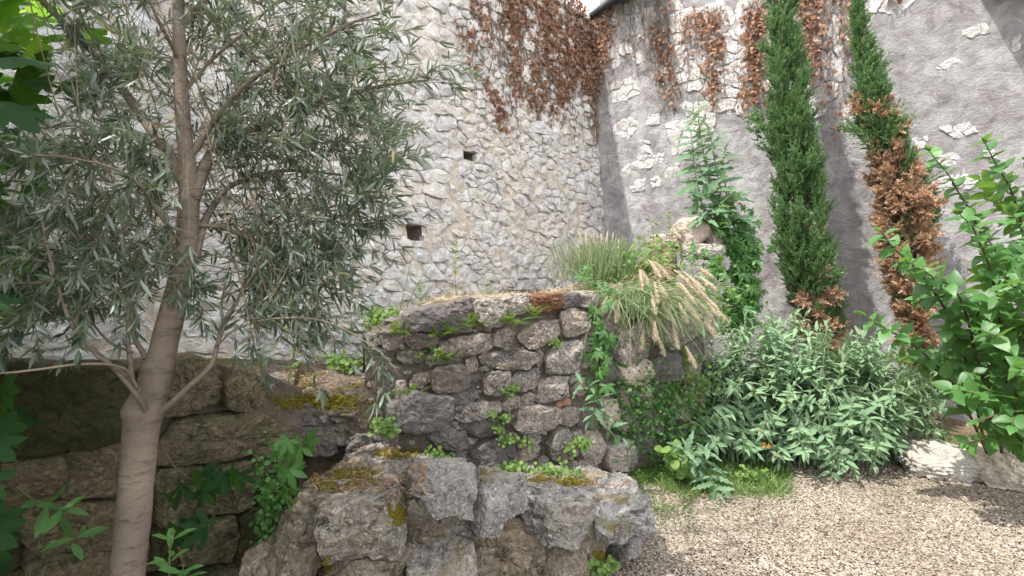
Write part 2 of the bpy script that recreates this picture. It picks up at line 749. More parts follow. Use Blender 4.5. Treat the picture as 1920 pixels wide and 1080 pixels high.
class Wall:
    """upright plane: s along, z up, o outwards"""
    def __init__(w, c, along, batter=-0.07, out=None):
        w.c = np.asarray(c, float)
        w.t = unit(np.array([along[0], along[1], 0.0]))
        n = np.array([w.t[1], -w.t[0], 0.0])
        if n @ (np.array([0, 0, 0]) - w.c) < 0:
            n = -n
        w.up = np.array([batter, 0, 1.0])
        n = np.cross(w.t, w.up)
        if n @ (np.array([0, 0, 1.5]) - w.c) < 0:
            n = -n
        w.n = unit(n)

    def pt(w, s, z, o=0.0):
        s, z, o = np.broadcast_arrays(np.asarray(s, float), np.asarray(z, float), np.asarray(o, float))
        return w.c + s[..., None] * w.t + (z[..., None] - w.c[2]) * w.up + o[..., None] * w.n

    def sz(w, px, py, o=0.0):
        p = ray_plane(px, py, w.c + o * w.n, w.n) - o * w.n - w.c
        z = p[2] / w.up[2]
        s = (p - z * w.up) @ w.t
        return s, z + w.c[2]

    def px(w, s, z, o=0.0):
        p = w.pt(s, z, o)
        y = np.maximum(p[..., 1], 0.05)
        return 960 + F_PX * p[..., 0] / y, HZ - F_PX * (p[..., 2] - EYE) / y


def wall_grid(w, s0, s1, z0, z1, step, disp, seed, skip=None, freq=9.0):
    ns, nz = int((s1 - s0) / step) + 1, int((z1 - z0) / step) + 1
    S, Z = np.meshgrid(np.linspace(s0, s1, ns), np.linspace(z0, z1, nz), indexing='ij')
    q = np.c_[S.ravel(), Z.ravel(), np.zeros(S.size)]
    o = disp(q) if callable(disp) else disp * fbm(q * freq, seed, 4)
    V = w.pt(S.ravel(), Z.ravel(), o)
    i = np.arange(ns * nz).reshape(ns, nz)
    Q = np.stack([i[:-1, :-1], i[1:, :-1], i[1:, 1:], i[:-1, 1:]], -1).reshape(-1, 4)
    if skip is not None:
        cs = (S[:-1, :-1] + S[1:, 1:]).ravel() / 2
        cz = (Z[:-1, :-1] + Z[1:, 1:]).ravel() / 2
        Q = Q[~skip(cs, cz)]
    # outward winding
    a, b, c = V[Q[0, 0]], V[Q[0, 1]], V[Q[0, 2]]
    if np.cross(b - a, c - a) @ w.n < 0:
        Q = Q[:, ::-1]
    return V, Q


def place_stones(root, w, stones, mat, n_parts=300, fmt="stone", sharp=None, flat=True, mats=None):
    """stones: list of (V (u,v,w) local, F); puts them on wall w; largest seen become parts"""
    items = []
    for k, (V, F) in enumerate(stones):
        W = w.pt(V[:, 0], V[:, 1], V[:, 2])
        c = W.mean(0)
        if np.cross(W[F[-1, 1]] - W[F[-1, 0]], W[F[-1, 2]] - W[F[-1, 0]]) @ w.n < 0:
            F = F[:, ::-1]
        y = max(c[1], 0.1)
        px, py = 960 + F_PX * c[0] / y, HZ - F_PX * (c[2] - EYE) / y
        a = np.ptp(W[:, 2]) * np.ptp(W @ w.t) / y ** 2
        vis = -20 < px < 1940 and -20 < py < 1100
        items.append((a if vis else 0, W, F, c, k))
    items.sort(key=lambda i: -i[0])
    rest = MB()
    for n, (a, W, F, c, k) in enumerate(items):
        m = mats[k] if mats else mat
        if n < n_parts and a > 0:
            obj(fmt, W, F, m, root, c, flat=flat, sharp=sharp)
        else:
            rest.add(W, F)
    if rest.n:
        rest.build("small_stones" if fmt == "stone" else fmt + "_fill", mat, root, WL[root.name], 'stuff', flat=flat)

# ------------------------------------------------------------------ materials
M_WALL = mat_stone("pale_limestone", (.80, .775, .745), (.68, .665, .655), (.30, .295, .305), (.74, .665, .56), 0.62, 1.0, 1.0, 0.5, 0.4, stain=.5)
M_MORTAR = mat_stone("lime_mortar", (.72, .635, .52), (.63, .545, .435), (.27, .225, .18), (.56, .46, .33), 0.35, 1.0, 1.3, 0.4, 0.8)
M_HOLE = mat_stone("recess_stone", (.30, .25, .22), (.22, .18, .16), (.08, .07, .06), (.30, .24, .18), 0.4, 0.8, 1.0, 0.4, 0.6)
M_GARDEN = mat_stone("garden_wall_stone", (.35, .31, .275), (.24, .21, .19), (.05, .045, .043), (.34, .275, .215), 0.65, 1.0, 1.3, 0.7, 0.7, crisp=True)
M_GARDEN_DARK = mat_stone("dark_wall_stone", (.19, .17, .16), (.14, .125, .12), (.045, .042, .042), (.20, .165, .13), 0.5, 0.8, 1.2, 0.6, 0.6)
M_GJOINT = mat_stone("earthy_joint", (.20, .168, .135), (.14, .118, .095), (.05, .043, .036), (.24, .195, .145), 0.5, 1.0, 2.0, 0.6, 1.0)
M_CAPRED = mat_stone("rusty_moss_stone", (.24, .115, .06), (.17, .09, .055), (.07, .05, .04), (.26, .13, .06), 0.5, 0.9, 2.0, 0.5, 0.8)
M_BRICK = mat_stone("red_brick", (.36, .20, .15), (.33, .19, .14), (.16, .10, .08), (.40, .22, .16), 0.2, 0.5, 1.5, 0.3, 0.5)
M_BLOCK = mat_stone("mossy_block", (.155, .130, .085), (.105, .094, .056), (.032, .033, .016), (.165, .122, .075), 0.6, 1.0, 1.0, 0.7, 0.6, crisp=True)
M_BLOCKM = mat_stone("green_mossy_block", (.068, .072, .034), (.05, .052, .024), (.02, .02, .011), (.08, .068, .034), 0.5, 0.9, 1.2, 0.7, 0.5)
M_RUIN = mat_stone("lichen_rock", (.29, .28, .265), (.21, .20, .185), (.042, .038, .036), (.25, .205, .15), 0.5, 1.0, 1.1, 0.75, 0.8, moss=((.17, .125, .02), .58, 3.0), crisp=True)
M_RUINLOW = mat_stone("ochre_rock", (.23, .195, .15), (.18, .152, .115), (.045, .04, .03), (.25, .19, .115), 0.5, 1.0, 1.1, 0.75, 0.8, crisp=True)
M_LEDGE = mat_stone("mossy_ledge", (.22, .19, .17), (.16, .135, .12), (.045, .04, .035), (.22, .17, .13), 0.5, 0.9, 1.0, 0.6, 0.8, moss=((.13, .11, .02), .48, 4.0))
M_EDGE = mat_stone("edging_stone", (.46, .43, .38), (.36, .335, .30), (.20, .18, .15), (.55, .47, .36), 0.3, 0.7, 0.8, 0.35, 0.5, moss=((.20, .19, .03), .63, 5.0))
M_PINK = mat_stone("pinkish_block", (.50, .42, .36), (.42, .35, .30), (.2, .17, .15), (.52, .42, .34), 0.4, 0.8, 1.2, 0.4, 0.5)
M_EXPOSED = mat_stone("exposed_limestone", (.68, .66, .65), (.56, .545, .54), (.30, .29, .29), (.62, .575, .525), 0.6, 1.0, 1.3, 0.6, 0.5)


def mat_plaster():
    m = NT("grey_render")
    n1 = m.noise(1.1, 6, 0.6, None, 0.3)
    n2 = m.noise(6, 8, 0.68, None, 0.6)
    n3 = m.noise(45, 8, 0.75)
    st = m.noise(3.0, 6, 0.6, m.vmul(m.pos, (1.6, 1.6, 0.25)))
    c = m.mix(m.ramp(n1, 0.35, 0.65), (.31, .297, .30), (.44, .43, .432))
    c = m.mix(m.ramp(n2, 0.42, 0.66, 0, 0.85), c, (.20, .187, .19))
    c = m.mix(m.ramp(st, 0.5, 0.72, 0, 0.55), c, (.20, .185, .185))
    c = m.mix(m.ramp(n2, 0.30, 0.40, 0.55, 0), c, (.55, .53, .52))
    c = m.mix(m.ramp(n3, 0.55, 0.75, 0, 0.6), c, (.17, .155, .15))
    n4 = m.noise(14, 8, 0.72, m.vadd(m.pos, (3, 8, 1)), 0.5)
    c = m.mix(m.ramp(n4, 0.62, 0.68, 0, 0.7), c, (.66, .64, .62))
    n5 = m.noise(2.6, 10, 0.72, m.vadd(m.pos, (5, 1, 9)), 0.8)
    c = m.mix(m.ramp(n5, 0.57, 0.65, 0, 0.75), c, (.19, .172, .17))
    c = m.mix(m.ramp(n5, 0.30, 0.36, 0.55, 0), c, (.52, .505, .51))
    h = m.math('ADD', m.math('MULTIPLY', n2, 1.2), m.math('MULTIPLY', n3, 0.7))
    return m.done(c, 0.95, m.bump(h, 0.9, 0.03), 0.12)


M_PLASTER = mat_plaster()


def mat_soil():
    m = NT("soil")
    n1 = m.noise(3, 6, 0.65)
    n2 = m.noise(30, 8, 0.75)
    c = m.mix(m.ramp(n1, 0.35, 0.65), (.12, .085, .055), (.22, .17, .11))
    c = m.mix(m.ramp(n2, 0.45, 0.7, 0, 0.8), c, (.05, .04, .03))
    g = m.noise(5, 5, 0.6, m.vadd(m.pos, (7, 2, 4)))
    c = m.mix(m.ramp(g, 0.52, 0.62, 0, 0.8), c, (.10, .11, .03))
    return m.done(c, 0.97, m.bump(n2, 1.0, 0.03), 0.1)


def mat_gravel_bed():
    m = NT("gravel_bed")
    v = m.vor(95)
    v2 = m.vor(160)
    n1 = m.noise(1.6, 6, 0.6)
    n2 = m.noise(140, 4, 0.7)
    c = m.mix(v.outputs["Color"], (.17, .14, .105), (.29, .255, .205))
    c = m.mix(m.ramp(v.outputs["Distance"], 0.35, 0.65), c, (.09, .072, .055))
    c = m.mix(m.ramp(n1, 0.45, 0.7, 0, 0.6), c, (.13, .10, .075))
    c = m.mix(m.ramp(n2, 0.5, 0.75, 0, 0.5), c, (.12, .09, .07))
    h = m.math('ADD', m.ramp(v.outputs["Distance"], 0, 0.6, 1, 0), m.ramp(v2.outputs["Distance"], 0, 0.6, 0.5, 0))
    return m.done(c, 0.93, m.bump(h, 1.0, 0.01), 0.15)


def mat_pebble():
    m = NT("gravel_pebbles")
    r = m.rand()
    r2 = m.math('FRACT', m.math('MULTIPLY', r, 5.77))
    c = m.mix(r, (.22, .185, .143), (.34, .297, .24))
    c = m.mix(m.ramp(r2, 0.80, 0.82), c, (.115, .092, .072))
    c = m.mix(m.ramp(r2, 0.90, 0.91), c, (.42, .385, .33))
    n = m.noise(1.6, 6, 0.6)
    c = m.mix(m.ramp(n, 0.45, 0.7, 0, 0.5), c, (.14, .105, .08))
    return m.done(c, 0.9, m.bump(m.noise(300, 3), 0.3, 0.003), 0.2)


def mat_bark(name, a, b, d, sc=1.0):
    m = NT(name)
    v = m.vmul(m.pos, (1, 1, 3.2))
    n1 = m.noise(14 * sc, 6, 0.65, v, 0.3)
    n2 = m.noise(60 * sc, 6, 0.7, v)
    n3 = m.noise(4 * sc, 4, 0.6)
    c = m.mix(m.ramp(n3, 0.35, 0.65), a, b)
    c = m.mix(m.ramp(n1, 0.52, 0.66, 0, 0.6), c, d)
    c = m.mix(m.ramp(n2, 0.58, 0.72, 0, 0.7), c, d)
    h = m.math('ADD', n1, m.math('MULTIPLY', n2, 0.6))
    return m.done(c, 0.85, m.bump(h, 0.6, 0.012), 0.2)


M_SOIL = mat_soil()
M_GRAVEL = mat_gravel_bed()
M_PEBBLE = mat_pebble()
M_OLIVEBARK = mat_bark("olive_bark", (.25, .20, .155), (.165, .135, .105), (.06, .048, .038))
M_TWIG = mat_bark("twig_bark", (.17, .13, .09), (.24, .20, .14), (.09, .07, .05), 2)
M_DARKBARK = mat_bark("dark_bark", (.10, .07, .05), (.14, .10, .07), (.05, .04, .03), 2)
M_STEM = mat_leaf("green_stem", (.10, .17, .06), (.16, .22, .09), tfac=0.1)
M_VINE = mat_bark("dry_vine", (.26, .22, .19), (.18, .14, .11), (.10, .075, .06), 2)
M_OLIVE = mat_leaf("olive_leaf", (.042, .072, .041), (.082, .12, .068), (.27, .32, .28), 0.42, 0.22, (.16, .24, .07), 0.5, 0.35, odd=((.30, .26, .10), .012))
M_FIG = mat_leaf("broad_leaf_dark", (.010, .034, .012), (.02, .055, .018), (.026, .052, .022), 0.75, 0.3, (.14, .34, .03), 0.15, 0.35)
M_FIG_BACKLIT = mat_leaf("broad_leaf_backlit_tint", (.07, .20, .02), (.13, .30, .03), (.12, .26, .04), 0.45, 0.5, (.40, .75, .06), 0.4, 0.2)  # brighter copy of the fig leaf, backlight painted into its colour
M_CYP = mat_leaf("cypress_green", (.085, .17, .065), (.15, .26, .105), None, 0.6, 0.25, (.20, .34, .10), 0.25, 0.55, 5)
M_CYPB = mat_leaf("cypress_dead", (.50, .345, .235), (.62, .46, .335), None, 0.8, 0.25, (.55, .28, .12), 0.15, 0.45, 6)
M_PHL = mat_leaf("felted_leaf", (.155, .265, .145), (.245, .365, .215), (.33, .42, .29), 0.8, 0.22, (.30, .42, .18), 0.15, 0.3, 4)
M_HEAD = mat_leaf("seed_globe", (.16, .19, .06), (.24, .24, .09), None, 0.9, 0.1, None, 0.1)
M_LIL = mat_leaf("lilac_leaf", (.046, .135, .035), (.085, .21, .055), (.11, .20, .08), 0.42, 0.3, (.24, .46, .06), 0.45, 0.3, 4)
M_CREEP = mat_leaf("creeper_leaf", (.04, .125, .03), (.08, .19, .045), (.11, .19, .08), 0.45, 0.3, (.22, .44, .05), 0.4, 0.3)
M_WEED = mat_leaf("weed_leaf", (.09, .17, .04), (.18, .29, .075), (.16, .25, .09), 0.6, 0.3, (.30, .46, .08), 0.3, 0.3)
M_FERN = mat_leaf("fern_frond", (.05, .12, .025), (.11, .19, .04), None, 0.6, 0.3, (.28, .42, .05), 0.3, 0.3)
M_THISTLE = mat_leaf("blue_green_leaf", (.10, .19, .11), (.16, .265, .15), (.22, .31, .21), 0.6, 0.28, (.28, .44, .14), 0.3, 0.3)
M_GRASS = mat_leaf("grass_blade", (.09, .18, .045), (.19, .28, .085), None, 0.55, 0.3, (.30, .44, .10), 0.3, 0.3)
M_BLUEGRASS = mat_leaf("blue_grass_blade", (.13, .21, .09), (.25, .32, .17), None, 0.6, 0.28, (.34, .42, .18), 0.3, 0.3)
M_STRAW = mat_leaf("straw", (.58, .49, .36), (.70, .61, .48), None, 0.8, 0.35, (.76, .66, .48), 0.15, 0.25)
M_DEAD = mat_leaf("dry_creeper_leaf", (.27, .15, .10), (.41, .26, .18), (.37, .245, .17), 0.7, 0.3, (.52, .27, .13), 0.25, 0.45, 5, odd=((.17, .095, .065), .3))
M_YELLOW = mat_leaf("yellow_petal", (.75, .50, .02), (.85, .58, .03), None, 0.6, 0.2, (.9, .6, .05), 0.2)
M_ORANGE = mat_leaf("orange_petal", (.75, .36, .03), (.85, .45, .05), None, 0.6, 0.2, (.9, .5, .05), 0.2)
M_LITTER = mat_leaf("dry_litter", (.20, .12, .075), (.34, .25, .17), None, 0.9, 0.1, None, 0.1)
M_MOSS = mat_leaf("moss_tuft", (.12, .10, .014), (.19, .155, .025), None, 0.95, 0.15, None, 0.05, 0.4, 12)
M_SLATE = mat_bark("roof_slate", (.075, .08, .095), (.11, .115, .13), (.04, .04, .05))

# ------------------------------------------------------------------ the setting: ground
g = link("ground", mesh("ground", [(-40, -40, -.06), (40, -40, -.06), (40, 40, -.06), (-40, 40, -.06)], np.array([[0, 1, 2, 3]]), M_SOIL))
g["kind"] = "structure"

FRONT = np.array([(-4.4, -0.8), (-2.0, 2.12), (-1.19, 2.98), (-.70, 3.16), (.5625, 3.72), (1.495, 4.22), (1.95, 5.6), (2.2, 6.6)])


def behind(x, y):
    """distance behind the front line of the walls (positive = terrace side)"""
    best = np.full(x.shape, 1e9)
    sg = np.ones(x.shape)
    for a, b in zip(FRONT[:-1], FRONT[1:]):
        d = b - a
        L2 = d @ d
        t = np.clip(((x - a[0]) * d[0] + (y - a[1]) * d[1]) / L2, 0, 1)
        qx, qy = a[0] + t * d[0], a[1] + t * d[1]
        dist = np.hypot(x - qx, y - qy)
        s = np.sign(d[0] * (y - a[1]) - d[1] * (x - a[0]))
        m = dist < best
        best = np.where(m, dist, best)
        sg = np.where(m, s, sg)
    return best * sg


def sstep(a, b, v):
    t = np.clip((v - a) / (b - a), 0, 1)
    return t * t * (3 - 2 * t)


def terrace_z(x, y):
    d = behind(x, y)
    base = 0.76 + 0.52 * sstep(-1.05, -0.55, x) + 0.16 * sstep(-1.4, -2.2, x)
    mound = 0.50 * np.exp(-((x - 1.55) / .42) ** 2 - ((y - 4.75) / .5) ** 2) + 0.12 * np.exp(-((x - .9) / .5) ** 2 - ((y - 4.6) / .6) ** 2)
    side = 1 - sstep(1.75, 2.35, x) * sstep(3.5, 4.5, y)
    q = np.c_[x.ravel(), y.ravel(), np.zeros(x.size)]
    nz = 0.05 * fbm(q * 3, 5, 4).reshape(x.shape)
    hi = (base + mound) * side + nz
    lowz = -0.05 + 0.16 * sstep(4.2, 5.0, y) * sstep(1.6, 2.3, x) + nz * 0.6
    return np.where(d > 0, lowz + (hi - lowz) * sstep(0.02, 0.16, d), lowz)


gx, gy = np.meshgrid(np.linspace(-4.6, 5.2, 246), np.linspace(-0.9, 8.0, 224), indexing='ij')
gz = terrace_z(gx, gy)
i = np.arange(gx.size).reshape(gx.shape)
Q = np.stack([i[:-1, :-1], i[1:, :-1], i[1:, 1:], i[:-1, 1:]], -1).reshape(-1, 4)
obj("terrace_ground", np.stack([gx, gy, gz], -1).reshape(-1, 3), Q, M_SOIL)["kind"] = "structure"

# gravel yard: a gently uneven sheet, and its pebbles
gx2, gy2 = np.meshgrid(np.linspace(-6, 8, 141), np.linspace(-6, 4.6, 107), indexing='ij')
gz2 = 0.012 * fbm(np.c_[gx2.ravel(), gy2.ravel(), gx2.ravel() * 0] * 2.2, 3, 3)
i = np.arange(gx2.size).reshape(gx2.shape)
Q = np.stack([i[:-1, :-1], i[1:, :-1], i[1:, 1:], i[:-1, 1:]], -1).reshape(-1, 4)
obj("gravel_yard", np.c_[gx2.ravel(), gy2.ravel(), gz2], Q, M_GRAVEL)["kind"] = "structure"

ico = np.array([(0, 0, -1), (.72, -.53, -.45), (-.28, -.85, -.45), (-.89, 0, -.45), (-.28, .85, -.45), (.72, .53, -.45),
                (.28, -.85, .45), (-.72, -.53, .45), (-.72, .53, .45), (.28, .85, .45), (.89, 0, .45), (0, 0, 1)])
icoF = np.array([(0, 1, 2), (1, 0, 5), (0, 2, 3), (0, 3, 4), (0, 4, 5), (1, 5, 10), (2, 1, 6), (3, 2, 7), (4, 3, 8), (5, 4, 9),
                 (1, 10, 6), (2, 6, 7), (3, 7, 8), (4, 8, 9), (5, 9, 10), (6, 10, 11), (7, 6, 11), (8, 7, 11), (9, 8, 11), (10, 9, 11)])[:, ::-1]
icoF = icoF[:, ::-1]


def pebbles():
    T = []
    for k in range(6):
        T.append((ico * np.array([1, .75, .5]) * (1 + 0.22 * R.normal(0, 1, (12, 1))), icoF))
    n = 84000
    px = R.uniform(1040, 2000, n * 2)
    py = R.uniform(862, 1110, n * 2)
    D = EYE * F_PX / (py - HZ)
    x = (px - 960) / F_PX * D
    keep = R.uniform(0, 1, n * 2) < np.clip((D / 3.6) ** 3, 0, 1)     # even density on the ground
    x, D = x[keep], D[keep]
    z = np.interp(D, [2, 5], [0.004, 0.004]) + R.uniform(-.002, .006, len(x))
    M = frames(np.c_[x, D, z], np.c_[R.normal(0, 1, (len(x), 2)), R.normal(0, .15, len(x))], np.array([0, 0, 1.0]),
               R.lognormal(math.log(.0049), .42, len(x)))
    join(T, M, R.integers(0, 6, len(x))).build("gravel", M_PEBBLE, None, (0, 0, 0), "stuff", flat=True)


pebbles()

# ------------------------------------------------------------------ tall rubble wall
LW = Wall((1.24, 7.0, 2.08), (-.7014, -.7128))
RW = Wall((1.24, 7.0, 2.08), (.8, -.6))
TOP = 4.93

lw = thing("rubble_wall", "tall wall of pale rough rubble stones and cream mortar with two dark square holes", "stone wall", LW.pt(2.5, 0.6))
holes = []
for (hx, hy, hw, hh) in ((775, 437, .18, .145), (879, 293, .16, .11), (746, 399, .10, .035)):
    s, z = LW.sz(hx, hy)
    holes.append((s, z, hw, hh))


def in_hole(s, z, pad=0.0):
    r = np.zeros(np.shape(s), bool)
    for hs, hz, hw, hh in holes:
        r |= (np.abs(s - hs) < hw / 2 + pad) & (np.abs(z - hz) < hh / 2 + pad)
    return r


STEP = 0.03
for k, (hs, hz, hw, hh) in enumerate(holes):      # snap the holes to the mortar grid
    a, b = round((hs - hw / 2 + .05) / STEP) * STEP - .05, round((hs + hw / 2 + .05) / STEP) * STEP - .05
    c, d = round((hz - hh / 2 - .5) / STEP) * STEP + .5, round((hz + hh / 2 - .5) / STEP) * STEP + .5
    holes[k] = ((a + b) / 2, (c + d) / 2, b - a, d - c)
V, Q = wall_grid(LW, -0.05, 8.38, 0.5, TOP - 0.02, STEP, lambda q: 0.042 * fbm(q * 3.5, 2, 4) + 0.018 * fbm(q * 24, 4, 3) + 0.007, 2,
                 lambda s, z: in_hole(s, z, -0.001))
obj("mortar", V, Q, M_MORTAR, lw, WL[lw.name])
top = MB()
for s in np.arange(-0.1, 8.4, .33):
    V, F = stone(np.array([(s, TOP - .03), (s + .32, TOP - .03), (s + .32, TOP + .07), (s, TOP + .07)]), .06, int(s * 100) + 50, back=.4)
    W = LW.pt(V[:, 0], V[:, 1], V[:, 2])
    if np.cross(W[F[-1, 1]] - W[F[-1, 0]], W[F[-1, 2]] - W[F[-1, 0]]) @ LW.n < 0:
        F = F[:, ::-1]
    obj("coping_stone", W, F, M_WALL, lw, W.mean(0), flat=True)
for hs, hz, hw, hh in holes:
    a, b, c, d = hs - hw / 2 - .004, hs + hw / 2 + .004, hz - hh / 2 - .004, hz + hh / 2 + .004
    V = np.array([LW.pt(s, z, o) for o in (0.0, -.28) for s, z in ((a, c), (b, c), (b, d), (a, d))])
    V[4:] += R.normal(0, .012, (4, 3))
    Q = np.array([(0, 1, 5, 4), (1, 2, 6, 5), (2, 3, 7, 6), (3, 0, 4, 7), (4, 5, 6, 7)])
    o = obj("hole_lining", V, Q, M_HOLE, lw, LW.pt(hs, hz))
    o["label"] = "dark square putlog hole"


def rubble_points(s0, s1, z0, z1, hmin, hmax, wmin, wmax, fill=0.18):
    pts = []
    z = z0
    while z < z1:
        h = rnd.uniform(hmin, hmax)
        s = s0 - rnd.uniform(0, wmax)
        while s < s1:
            w = rnd.uniform(wmin, wmax) * (0.7 + 0.6 * rnd.random())
            pts.append((s + w / 2, z + h / 2 + 0.05 * math.sin(s * 1.7 + z * 2) + rnd.gauss(0, h * .17)))
            if rnd.random() < fill:
                pts.append((s + w + rnd.gauss(0, .02), z + h * rnd.choice((0.08, 0.95))))
            s += w
        z += h
    return np.array(pts)


pts = rubble_points(2.2, 6.9, 0.5, TOP, .07, .215, .11, .40, .45)
pts = np.vstack([pts, rubble_points(-0.1, 2.2, 0.5, TOP, .06, .195, .09, .36, .5)])
hc = np.array([(h[0], h[1]) for h in holes])
d = np.min(np.hypot(pts[:, None, 0] - hc[None, :2, 0], (pts[:, None, 1] - hc[None, :2, 1]) * 1.3), axis=1)
pts = np.vstack([pts[d > .12], hc[:2]])
qx, qy = LW.px(pts[:, 0], pts[:, 1])
keep = (qx > -60) & (qx < 1150) & (qy > -60) & (qy < 760) & (pts[:, 0] > 0)
keep[-2:] = False
cells = voronoi(pts, (-0.02, 7.2, 0.5, TOP - .03), 0.52, 0.0015, 22, keep)
st, mats = [], []
for k, c in enumerate(cells):
    if c is None or abs(area(c)) < .0012:
        continue
    cc = c.mean(0)
    if in_hole(cc[0], cc[1], .02):
        continue
    sz = math.sqrt(abs(area(c)))
    c = cc + (c - cc) * (1.03 - rnd.uniform(0.0, 0.08))
    V, F = stone(c, min(.05, .016 + sz * rnd.uniform(.05, .2)), k + 3, nb=22, rough=1.15, tilt=.3, ncut=5, corner=.08)
    V[:, 2] += 0.006
    q3 = np.c_[V[:, :2], np.zeros(len(V))]
    wob = np.stack([fbm(q3 * 11 + 5 * j, 61 + j, 4) for j in range(2)], 1)
    V[:, :2] += wob * .032
    hole = in_hole(V[:, 0], V[:, 1], -.004)
    if hole.any():
        for hs, hz, hw, hh in holes[:2]:
            m = (np.abs(V[:, 0] - hs) < hw / 2) & (np.abs(V[:, 1] - hz) < hh / 2)
            dx, dz = V[m, 0] - hs, V[m, 1] - hz
            f = np.minimum(hw / 2 / np.maximum(np.abs(dx), 1e-4), hh / 2 / np.maximum(np.abs(dz), 1e-4))
            V[m, 0], V[m, 1] = hs + dx * f, hz + dz * f
    st.append((V, F))
place_stones(lw, LW, st, M_WALL, 300)

# ------------------------------------------------------------------ grey rendered wall
rw = thing("rendered_wall", "tall grey rendered wall with patches of bare white stone where the render fell off", "wall", RW.pt(2.5, 0.0))


def render_relief(q):
    return 0.02 * fbm(q * 1.5, 8, 4) + 0.010 * fbm(q * 6, 9, 3)


V, Q = wall_grid(RW, 0.0, 9.0, -0.1, 6.4, 0.026, lambda q: render_relief(q) + 0.009 * fbm(q * 19, 19, 4), 8,
                 lambda s, z: z > TOP - .02 + np.maximum(s - .05, 0) * 1.6)
obj("render_coat", V, Q, M_PLASTER, rw, WL[rw.name])

PATCH = [
    [(1147, 162), (1190, 140), (1196, 176), (1150, 190)], [(1152, 237), (1180, 218), (1196, 236), (1180, 258), (1155, 255)],
    [(1168, 320), (1196, 294), (1243, 288), (1240, 304), (1205, 316), (1172, 324)], [(1195, 285), (1200, 268), (1216, 265), (1222, 287)],
    [(1210, 222), (1235, 213), (1234, 230), (1212, 234)], [(1179, 347), (1206, 336), (1208, 355), (1185, 358)],
    [(1246, 316), (1275, 308), (1276, 322), (1250, 331)], [(1222, 336), (1238, 332), (1238, 349), (1224, 350)], [(1147, 100), (1160, 92), (1162, 122), (1150, 128)],
    [(1750, 122), (1768, 116), (1800, 113), (1801, 130), (1770, 136)], [(1808, 56), (1850, 49), (1856, 60), (1822, 69)],
    [(1768, 241), (1822, 233), (1832, 246), (1790, 255)], [(1714, 264), (1738, 258), (1742, 272), (1716, 278)],
    [(1742, 345), (1790, 324), (1836, 332), (1826, 348), (1760, 356)], [(1756, 300), (1792, 290), (1802, 302), (1768, 312)],
    [(1838, 290), (1860, 280), (1866, 294)], [(1570, 212), (1600, 196), (1602, 214), (1578, 232)], [(1520, 214), (1546, 208), (1528, 224)],
    [(1896, 70), (1916, 66), (1914, 92), (1898, 94)], [(1350, 200), (1375, 196), (1370, 214)]]
BIG = [[(1135, 0), (1425, 0), (1425, 190), (1372, 200), (1330, 245), (1288, 270), (1255, 272), (1235, 235), (1290, 195), (1225, 115), (1180, 128), (1140, 122)],
       [(1440, 0), (1690, 0), (1640, 48), (1604, 106), (1590, 150), (1548, 205), (1500, 215), (1440, 180)],
       [(1395, 185), (1445, 190), (1440, 225), (1405, 222)]]
st = []
for k, poly in enumerate(PATCH + BIG):
    big = k >= len(PATCH)
    q = np.array([RW.sz(x, y) for x, y in poly])
    lo, hi = q.min(0), q.max(0)
    w_ = (hi[0] - lo[0])
    if big:
        pp = rubble_points(lo[0], hi[0], lo[1], hi[1], .10, .20, .14, .36, .15)
        ok = in_poly(pp + R.normal(0, .05, pp.shape), q)
        cl = [c_ for c_ in voronoi(pp, (lo[0] - .1, hi[0] + .1, lo[1] - .1, hi[1] + .1), .7, .002, 18, ok) if c_ is not None and rnd.random() > (.10 if k < len(PATCH) + 2 else .5)]
    else:
        pp = rubble_points(lo[0] - .05, hi[0] + .05, lo[1] - .05, hi[1] + .05, .09, .17, .12, .26, .2)
        cl = []
        for c_ in voronoi(pp, (lo[0] - .02, hi[0] + .02, lo[1] - .02, hi[1] + .02), .7, .001, 18):
            if c_ is None:
                continue
            for i in range(len(q)):           # keep the part inside the patch outline
                a, b = q[i], q[(i + 1) % len(q)]
                n_ = np.array([b[1] - a[1], a[0] - b[0]])
                if n_ @ (q.mean(0) - a) > 0:
                    n_ = -n_
                n_ = n_ / np.linalg.norm(n_)
                c_ = clip_half([tuple(x) for x in c_], n_, float(n_ @ a) + .015) if len(c_) >= 3 else []
            if len(c_) >= 3:
                cl.append(np.array(c_))
    for j, c_ in enumerate(cl):
        if abs(area(c_)) < .0015:
            continue
        V, F = stone(c_, rnd.uniform(.008, .016), 1000 + 97 * k + j, nb=30, rough=1.5, tilt=.04, ncut=2, corner=.06, disp=.35)
        q3 = np.c_[V[:, :2], np.zeros(len(V))]
        wob = np.stack([fbm(q3 * 11 + 5 * i, 71 + i, 3) for i in range(2)], 1)
        V[:, :2] += wob * .035
        V[:, 2] += render_relief(q3) + (.003 if big else -.004)
        st.append((V, F))
place_stones(rw, RW, st, M_EXPOSED, 300, "exposed_stone")

# roof edge above the corner
re = thing("roof_edge", "dark slate roof edge with its gutter above the corner of the two walls", "roof", (1.02, 7.0, TOP))
a, b = np.array([1.04, 7.04, TOP + .05]), np.array([1.52, 6.06, TOP + .05])
V, F = tube([a, b], .05, 10)
obj("gutter", V, F, M_SLATE, re, a)
n = np.array([.9, .43, 0])
V = np.array([a + n * .04 + [0, 0, .05], b + n * .04 + [0, 0, .05], b + n * 1.2 + [0, 0, .75], a + n * 1.2 + [0, 0, .75]])
V = np.vstack([V, V + [0, 0, .03]])
Q = np.array([(0, 1, 2, 3), (7, 6, 5, 4), (0, 4, 5, 1), (1, 5, 6, 2), (2, 6, 7, 3), (3, 7, 4, 0)])
obj("roof_slope", V, Q, M_SLATE, re, a)

